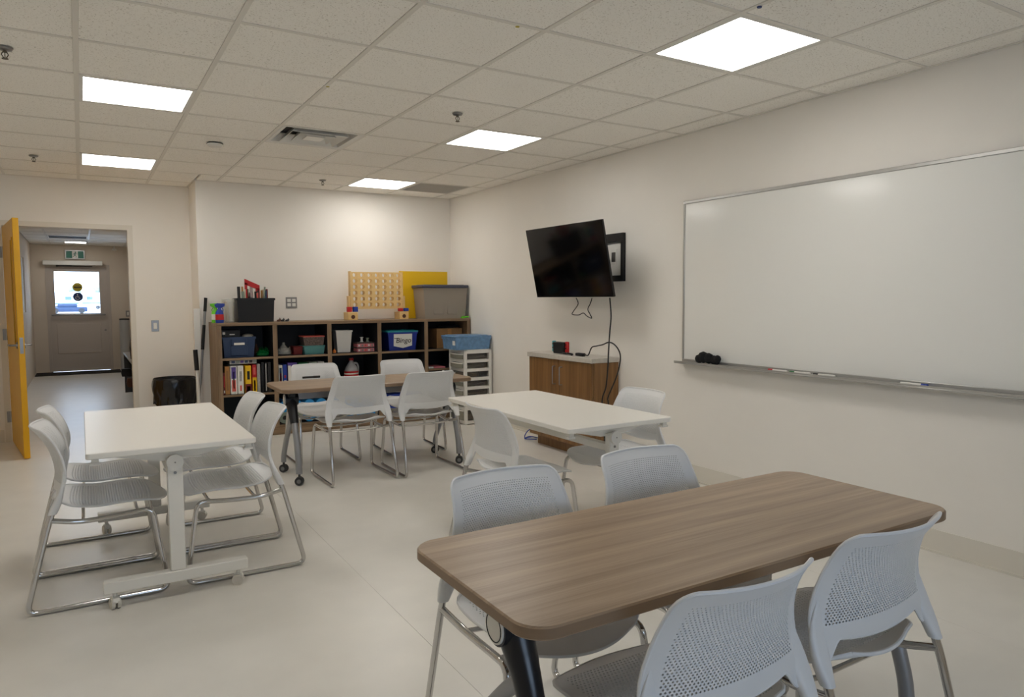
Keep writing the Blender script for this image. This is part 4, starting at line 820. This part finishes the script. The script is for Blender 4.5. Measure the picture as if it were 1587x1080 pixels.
for k in range(2):
    x0, x1 = px_x(554, .08), px_x(580.5, .08); t = thing('pink_craft_box', ['pink patterned craft box under another one', 'pink patterned craft box on top carrying two spools'][k], 'box', ((x0+x1)/2, SY+.16, z1+e1+.052*k), 0, 'pink craft boxes'); w = (x1-x0)/2
    ob('box_body', bbox(-w, w, -.07, .07, 0, .036, .003), 'pink', t); ob('box_lid', bbox(-w-.003, w+.003, -.073, .073, .036, .051, .003), 'specks', t)
    for q in range(5): ob('box_print', box(-w+.01+q*w*.38, -w+.03+q*w*.38, -.0715, -.069, .008, .028), ['paper', 'sage', 'coral', 'paper', 'sage'][q], t)
for k, (px, m, lab) in enumerate(((561, 'paper', 'white spool standing on the pink craft boxes'), (570, 'sage', 'green spool standing on the pink craft boxes'))):
    p = S(px, 530, .14); single('thread_spool', lathe([(.001, 0), (.02, 0), (.02, .008), (.013, .01), (.013, .045-.01*k), (.02, .047-.01*k), (.02, .055-.01*k), (.001, .055-.01*k)], 14), m, lab, 'spool', (p[0], SY+.15, z1+.105))
p = S(547.5, 585, .10); t = thing('jug', 'translucent jug with red cap and red label behind the chair', 'jug', (p[0], SY+.16, z2+e1))
ob('jug_body', lathe([(.001, 0), (.072, 0), (.078, .01), (.078, .15), (.06, .20), (.03, .245), (.022, .26), (.022, .275), (.001, .275)], 22, sx=1, sy=.85), 'jug', t); ob('jug_cap', lathe([(.001, .275), (.025, .27), (.025, .295), (.001, .297)], 16), 'juglid', t)
ob('jug_handle', tube(smoothpath([(.03, 0, .24), (.062, 0, .235), (.078, 0, .19), (.074, 0, .13)]), .011, 8), 'jug', t); ob('jug_label', lathe([(.0788, .05), (.0788, .155)], 22, sx=1, sy=.85), 'red', t); ob('label_stripe', lathe([(.0792, .12), (.0792, .135)], 22, sx=1, sy=.85), 'paper', t)
# -- column 4
x0, x1 = px_x(600, .06), px_x(648, .06); t, w, d = tote('bingo_box', 'blue box with teal lid and a handwritten bingo label', x0+.012, x1-.012, SY+.06, SY+.36, z1+e1, .205, 'bingoblue', 'teal', .9)
bz = lambda z: -d*(.9+.1*z/.205)-.0075
def face(poly, dz): return [(x, bz(z)-dz, z) for x, z in poly]
P = [(-.11, .185), (.11, .185), (.11, .05), (.0, .025), (-.11, .05)]
ob('paper_label', (face(P, 0)+face(P, .0015), [tuple(range(5)), tuple(range(9, 4, -1))]+[(i, (i+1) % 5, (i+1) % 5+5, i+5) for i in range(5)]), 'paper', t)
cu_ = bpy.data.curves.new('bingo_text', 'FONT'); cu_.body = 'Bingo'; cu_.size = .082; cu_.align_x = 'CENTER'; cu_.extrude = .0005; cu_.shear = .15
to = bpy.data.objects.new('bingo_text', cu_); COL.objects.link(to); bpy.context.view_layer.update()
me = bpy.data.meshes.new_from_object(to.evaluated_get(bpy.context.evaluated_depsgraph_get())); bpy.data.objects.remove(to); me.materials.clear(); me.materials.append(MATS['black'])
o = ob('handwritten_word', me, None, t, (0.005, bz(.10)-.0035, .085)); o.rotation_euler = (R(94), 0, 0)
ob('arrow_print', tube([(-.105, bz(.13)-.003, .135), (-.07, bz(.13)-.003, .137)], .003, 5), 'black', t)
x0, x1 = bounds[3]; t, w, d = tote('blue_bin', 'plain blue storage box on the bottom shelf of the fourth column', x0+.02, x1-.03, SY+.05, SY+.38, zb+e1, .22, 'blue', None, .93)
# -- column 5
x0 = px_x(677, .10); t = thing('cardboard_box', 'brown cardboard box on the top shelf at the right end', 'box', ((x0+sx[5]-.06)/2, SY+.10, z1+e1)); w = (sx[5]-.06-x0)/2
ob('box_body', bbox(-w, w, 0, .28, 0, .225, .003), 'card', t); ob('box_flap', bbox(-w, w, -.004, .1, .225, .231, .001), 'card', t); ob('tape_strip', box(-.025, .025, -.0012, .001, .12, .225), 'tan', t)
single('black_pouch', lathe([(.01, 0), (.11, .006), (.11, .025), (.06, .045), (.001, .05)], 14, sx=1.2, sy=.8), 'cloth', 'flat black pouch lying on the cardboard box', 'pouch', ((x0+sx[5])/2+.02, SY+.22, z1+.233))
for k, (m, a, b, lab) in enumerate((('paper', 664.5, 672, 'white booklet lying on the extra shelf at the right'), ('pink', 673, 690, 'pink booklet beside the white one at the right'))):
    x0, x1 = px_x(a, .03, 560), px_x(b, .03, 560); single('booklet', bbox(-(x1-x0)/2, (x1-x0)/2, 0, .25, 0, .016, .001), m, lab, 'booklet', ((x0+x1)/2, SY+.03, .5905), group='booklets')

# ================================================================== drawer tower, blue tote
dx0, dx1, dy0, dy1 = 3.545, 3.885, 7.03, 7.42; dh = .828
t = thing('drawer_tower', 'white plastic drawer tower with clear drawers beside the bookshelf', 'drawers', ((dx0+dx1)/2, (dy0+dy1)/2, 0)); a, b = (dx1-dx0)/2, (dy1-dy0)/2
lev = [0, .145, .265, .36, .455, .55, .645, .74]; lev = [.03+l*(dh-.05)/.74 for l in lev]
for s1 in (-1, 1):
    for s2 in (-1, 1): ob('corner_post', bbox(s1*a-(.035 if s1 > 0 else 0), s1*a+(.035 if s1 < 0 else 0), s2*b-(.035 if s2 > 0 else 0), s2*b+(.035 if s2 < 0 else 0), 0, dh, .004), 'white_metal', t)
for z in lev: ob('level_frame', join(*[box(*q, z-.022, z+.012) for q in ((-a+.035, a-.035, -b+.002, -b+.03), (-a+.035, a-.035, b-.03, b-.002), (-a+.002, -a+.03, -b+.035, b-.035), (a-.03, a-.002, -b+.035, b-.035))]), 'white_metal', t)
ob('top_cover', bbox(-a, a, -b, b, dh-.014, dh, .004), 'white_metal', t)
inn = ['cobble', 'brown', 'specks', 'navy', 'card', 'sage', 'newsprint']
for k in range(7):
    z0, z1_ = lev[k]+.012, lev[k+1]-.022; out = .10 if k == 4 else .0
    n = 8; arc = [(-a-.022*math.sin(math.pi*i/n)-out, -b+.04+(2*b-.08)*i/n) for i in range(n+1)]
    poly = arc+[(a-.04-out, b-.04), (a-.04-out, -b+.04)]
    dr_ = ob('drawer', prism(poly, z0+.004, z1_-.004), 'drawerdark', t)
    ob('drawer_front', prism([(x-.003, y) for x, y in arc]+[(x+.002, y) for x, y in reversed(arc)], z0+.004, z1_-.016), 'drawerclear', dr_)
    ob('drawer_lip', join(*[prism([(x-.006, y) for x, y in arc]+[(x+.012, y) for x, y in reversed(arc)], z1_-.016, z1_-.003)]), 'white_metal', dr_)
    ob('drawer_contents', bbox(-a+.03-out, a-.06-out, -b+.05, b-.05, z0+.006, z0+(z1_-z0)*.55, .008), inn[k], dr_)
t, w, d = tote('blue_tote', 'translucent blue tote with lid on top of the drawer tower', 3.455, 3.880, 7.05, 7.40, dh+.0005, .135, 'bluetote', 'bluetote', .95)
ob('tote_sticker', box(-w*.93-.012, -w*.93-.006, -.14, -.08, .05, .10), 'paper', t)
# ================================================================== the corner by the door: waste bin, poles
t = thing('waste_bin', 'black waste bin lined with a black bag beside the bookshelf', 'waste bin', (.815, 8.44, 0))
ob('bin_body', lathe([(.001, 0), (.14, 0), (.15, .02), (.165, .50), (.155, .50), (.14, .03), (.001, .03)], 28, sx=1.15, sy=.95), 'black', t)
n = 96; V = []; F = []; zs = [(.152, .47, 0), (.160, .550, 0), (.180, .560, .1)]+[(.186+.006*math.sin(k*.5), .545-k*.021, .25+k*.07) for k in range(13)]
for r_, z_, j_ in zs:
    for i in range(n):
        th = 2*math.pi*i/n; q = math.sin(5*th+9*z_)+.8*math.sin(11*th-14*z_+1)+.6*math.sin(17*th+23*z_+2)+.5*math.sin(29*th-31*z_)
        rr = r_+.0062*j_*q; V.append((rr*1.12*math.cos(th), rr*.95*math.sin(th), z_+(.012*j_*math.sin(4*th+1)+.006*j_*math.sin(13*th) if z_ < .32 else .0)))
for j in range(len(zs)-1): F += [(j*n+i, j*n+(i+1) % n, (j+1)*n+(i+1) % n, (j+1)*n+i) for i in range(n)]
ob('bin_liner', (V, F), 'bag', t)
ob('bin_band', lathe([(.186, .545), (.188, .562), (.180, .570), (.178, .545)], 32, sx=1.1, sy=.93), 'black', t)
def lean(name, lab, cat, p0, p1, segs):
    t = thing(name, lab, cat, p0); d = Vector(p1)-Vector(p0)
    for a_, b_, r_, m, nm in segs: ob(nm, cyl(d*a_, d*b_, r_, n=12), m, t)
    return t
lean('grey_pole', 'tall grey telescopic pole with black grips leaning left of the bookshelf', 'pole', (.965, 8.02, .012), (1.098, 8.068, 1.41), [(0, .36, .010, 'steel', 'lower_tube'), (.36, .62, .012, 'silver', 'upper_tube'), (.62, .80, .016, 'black', 'middle_grip'), (.80, .90, .013, 'silver', 'shaft'), (.90, 1.0, .016, 'black', 'top_grip')])
lean('broom_handle', 'short white broom handle with a black grip by the waste bin', 'broom', (1.0, 7.92, .012), (.968, 7.96, .885), [(0, .76, .015, 'white_metal', 'shaft'), (.76, 1.0, .022, 'black', 'grip')])
single('white_plank', bbox(-.03, .03, -.009, .009, 0, 1.30, .002), 'white_metal', 'narrow white plank standing in the corner behind the poles', 'plank', (1.01, 8.086, 0))
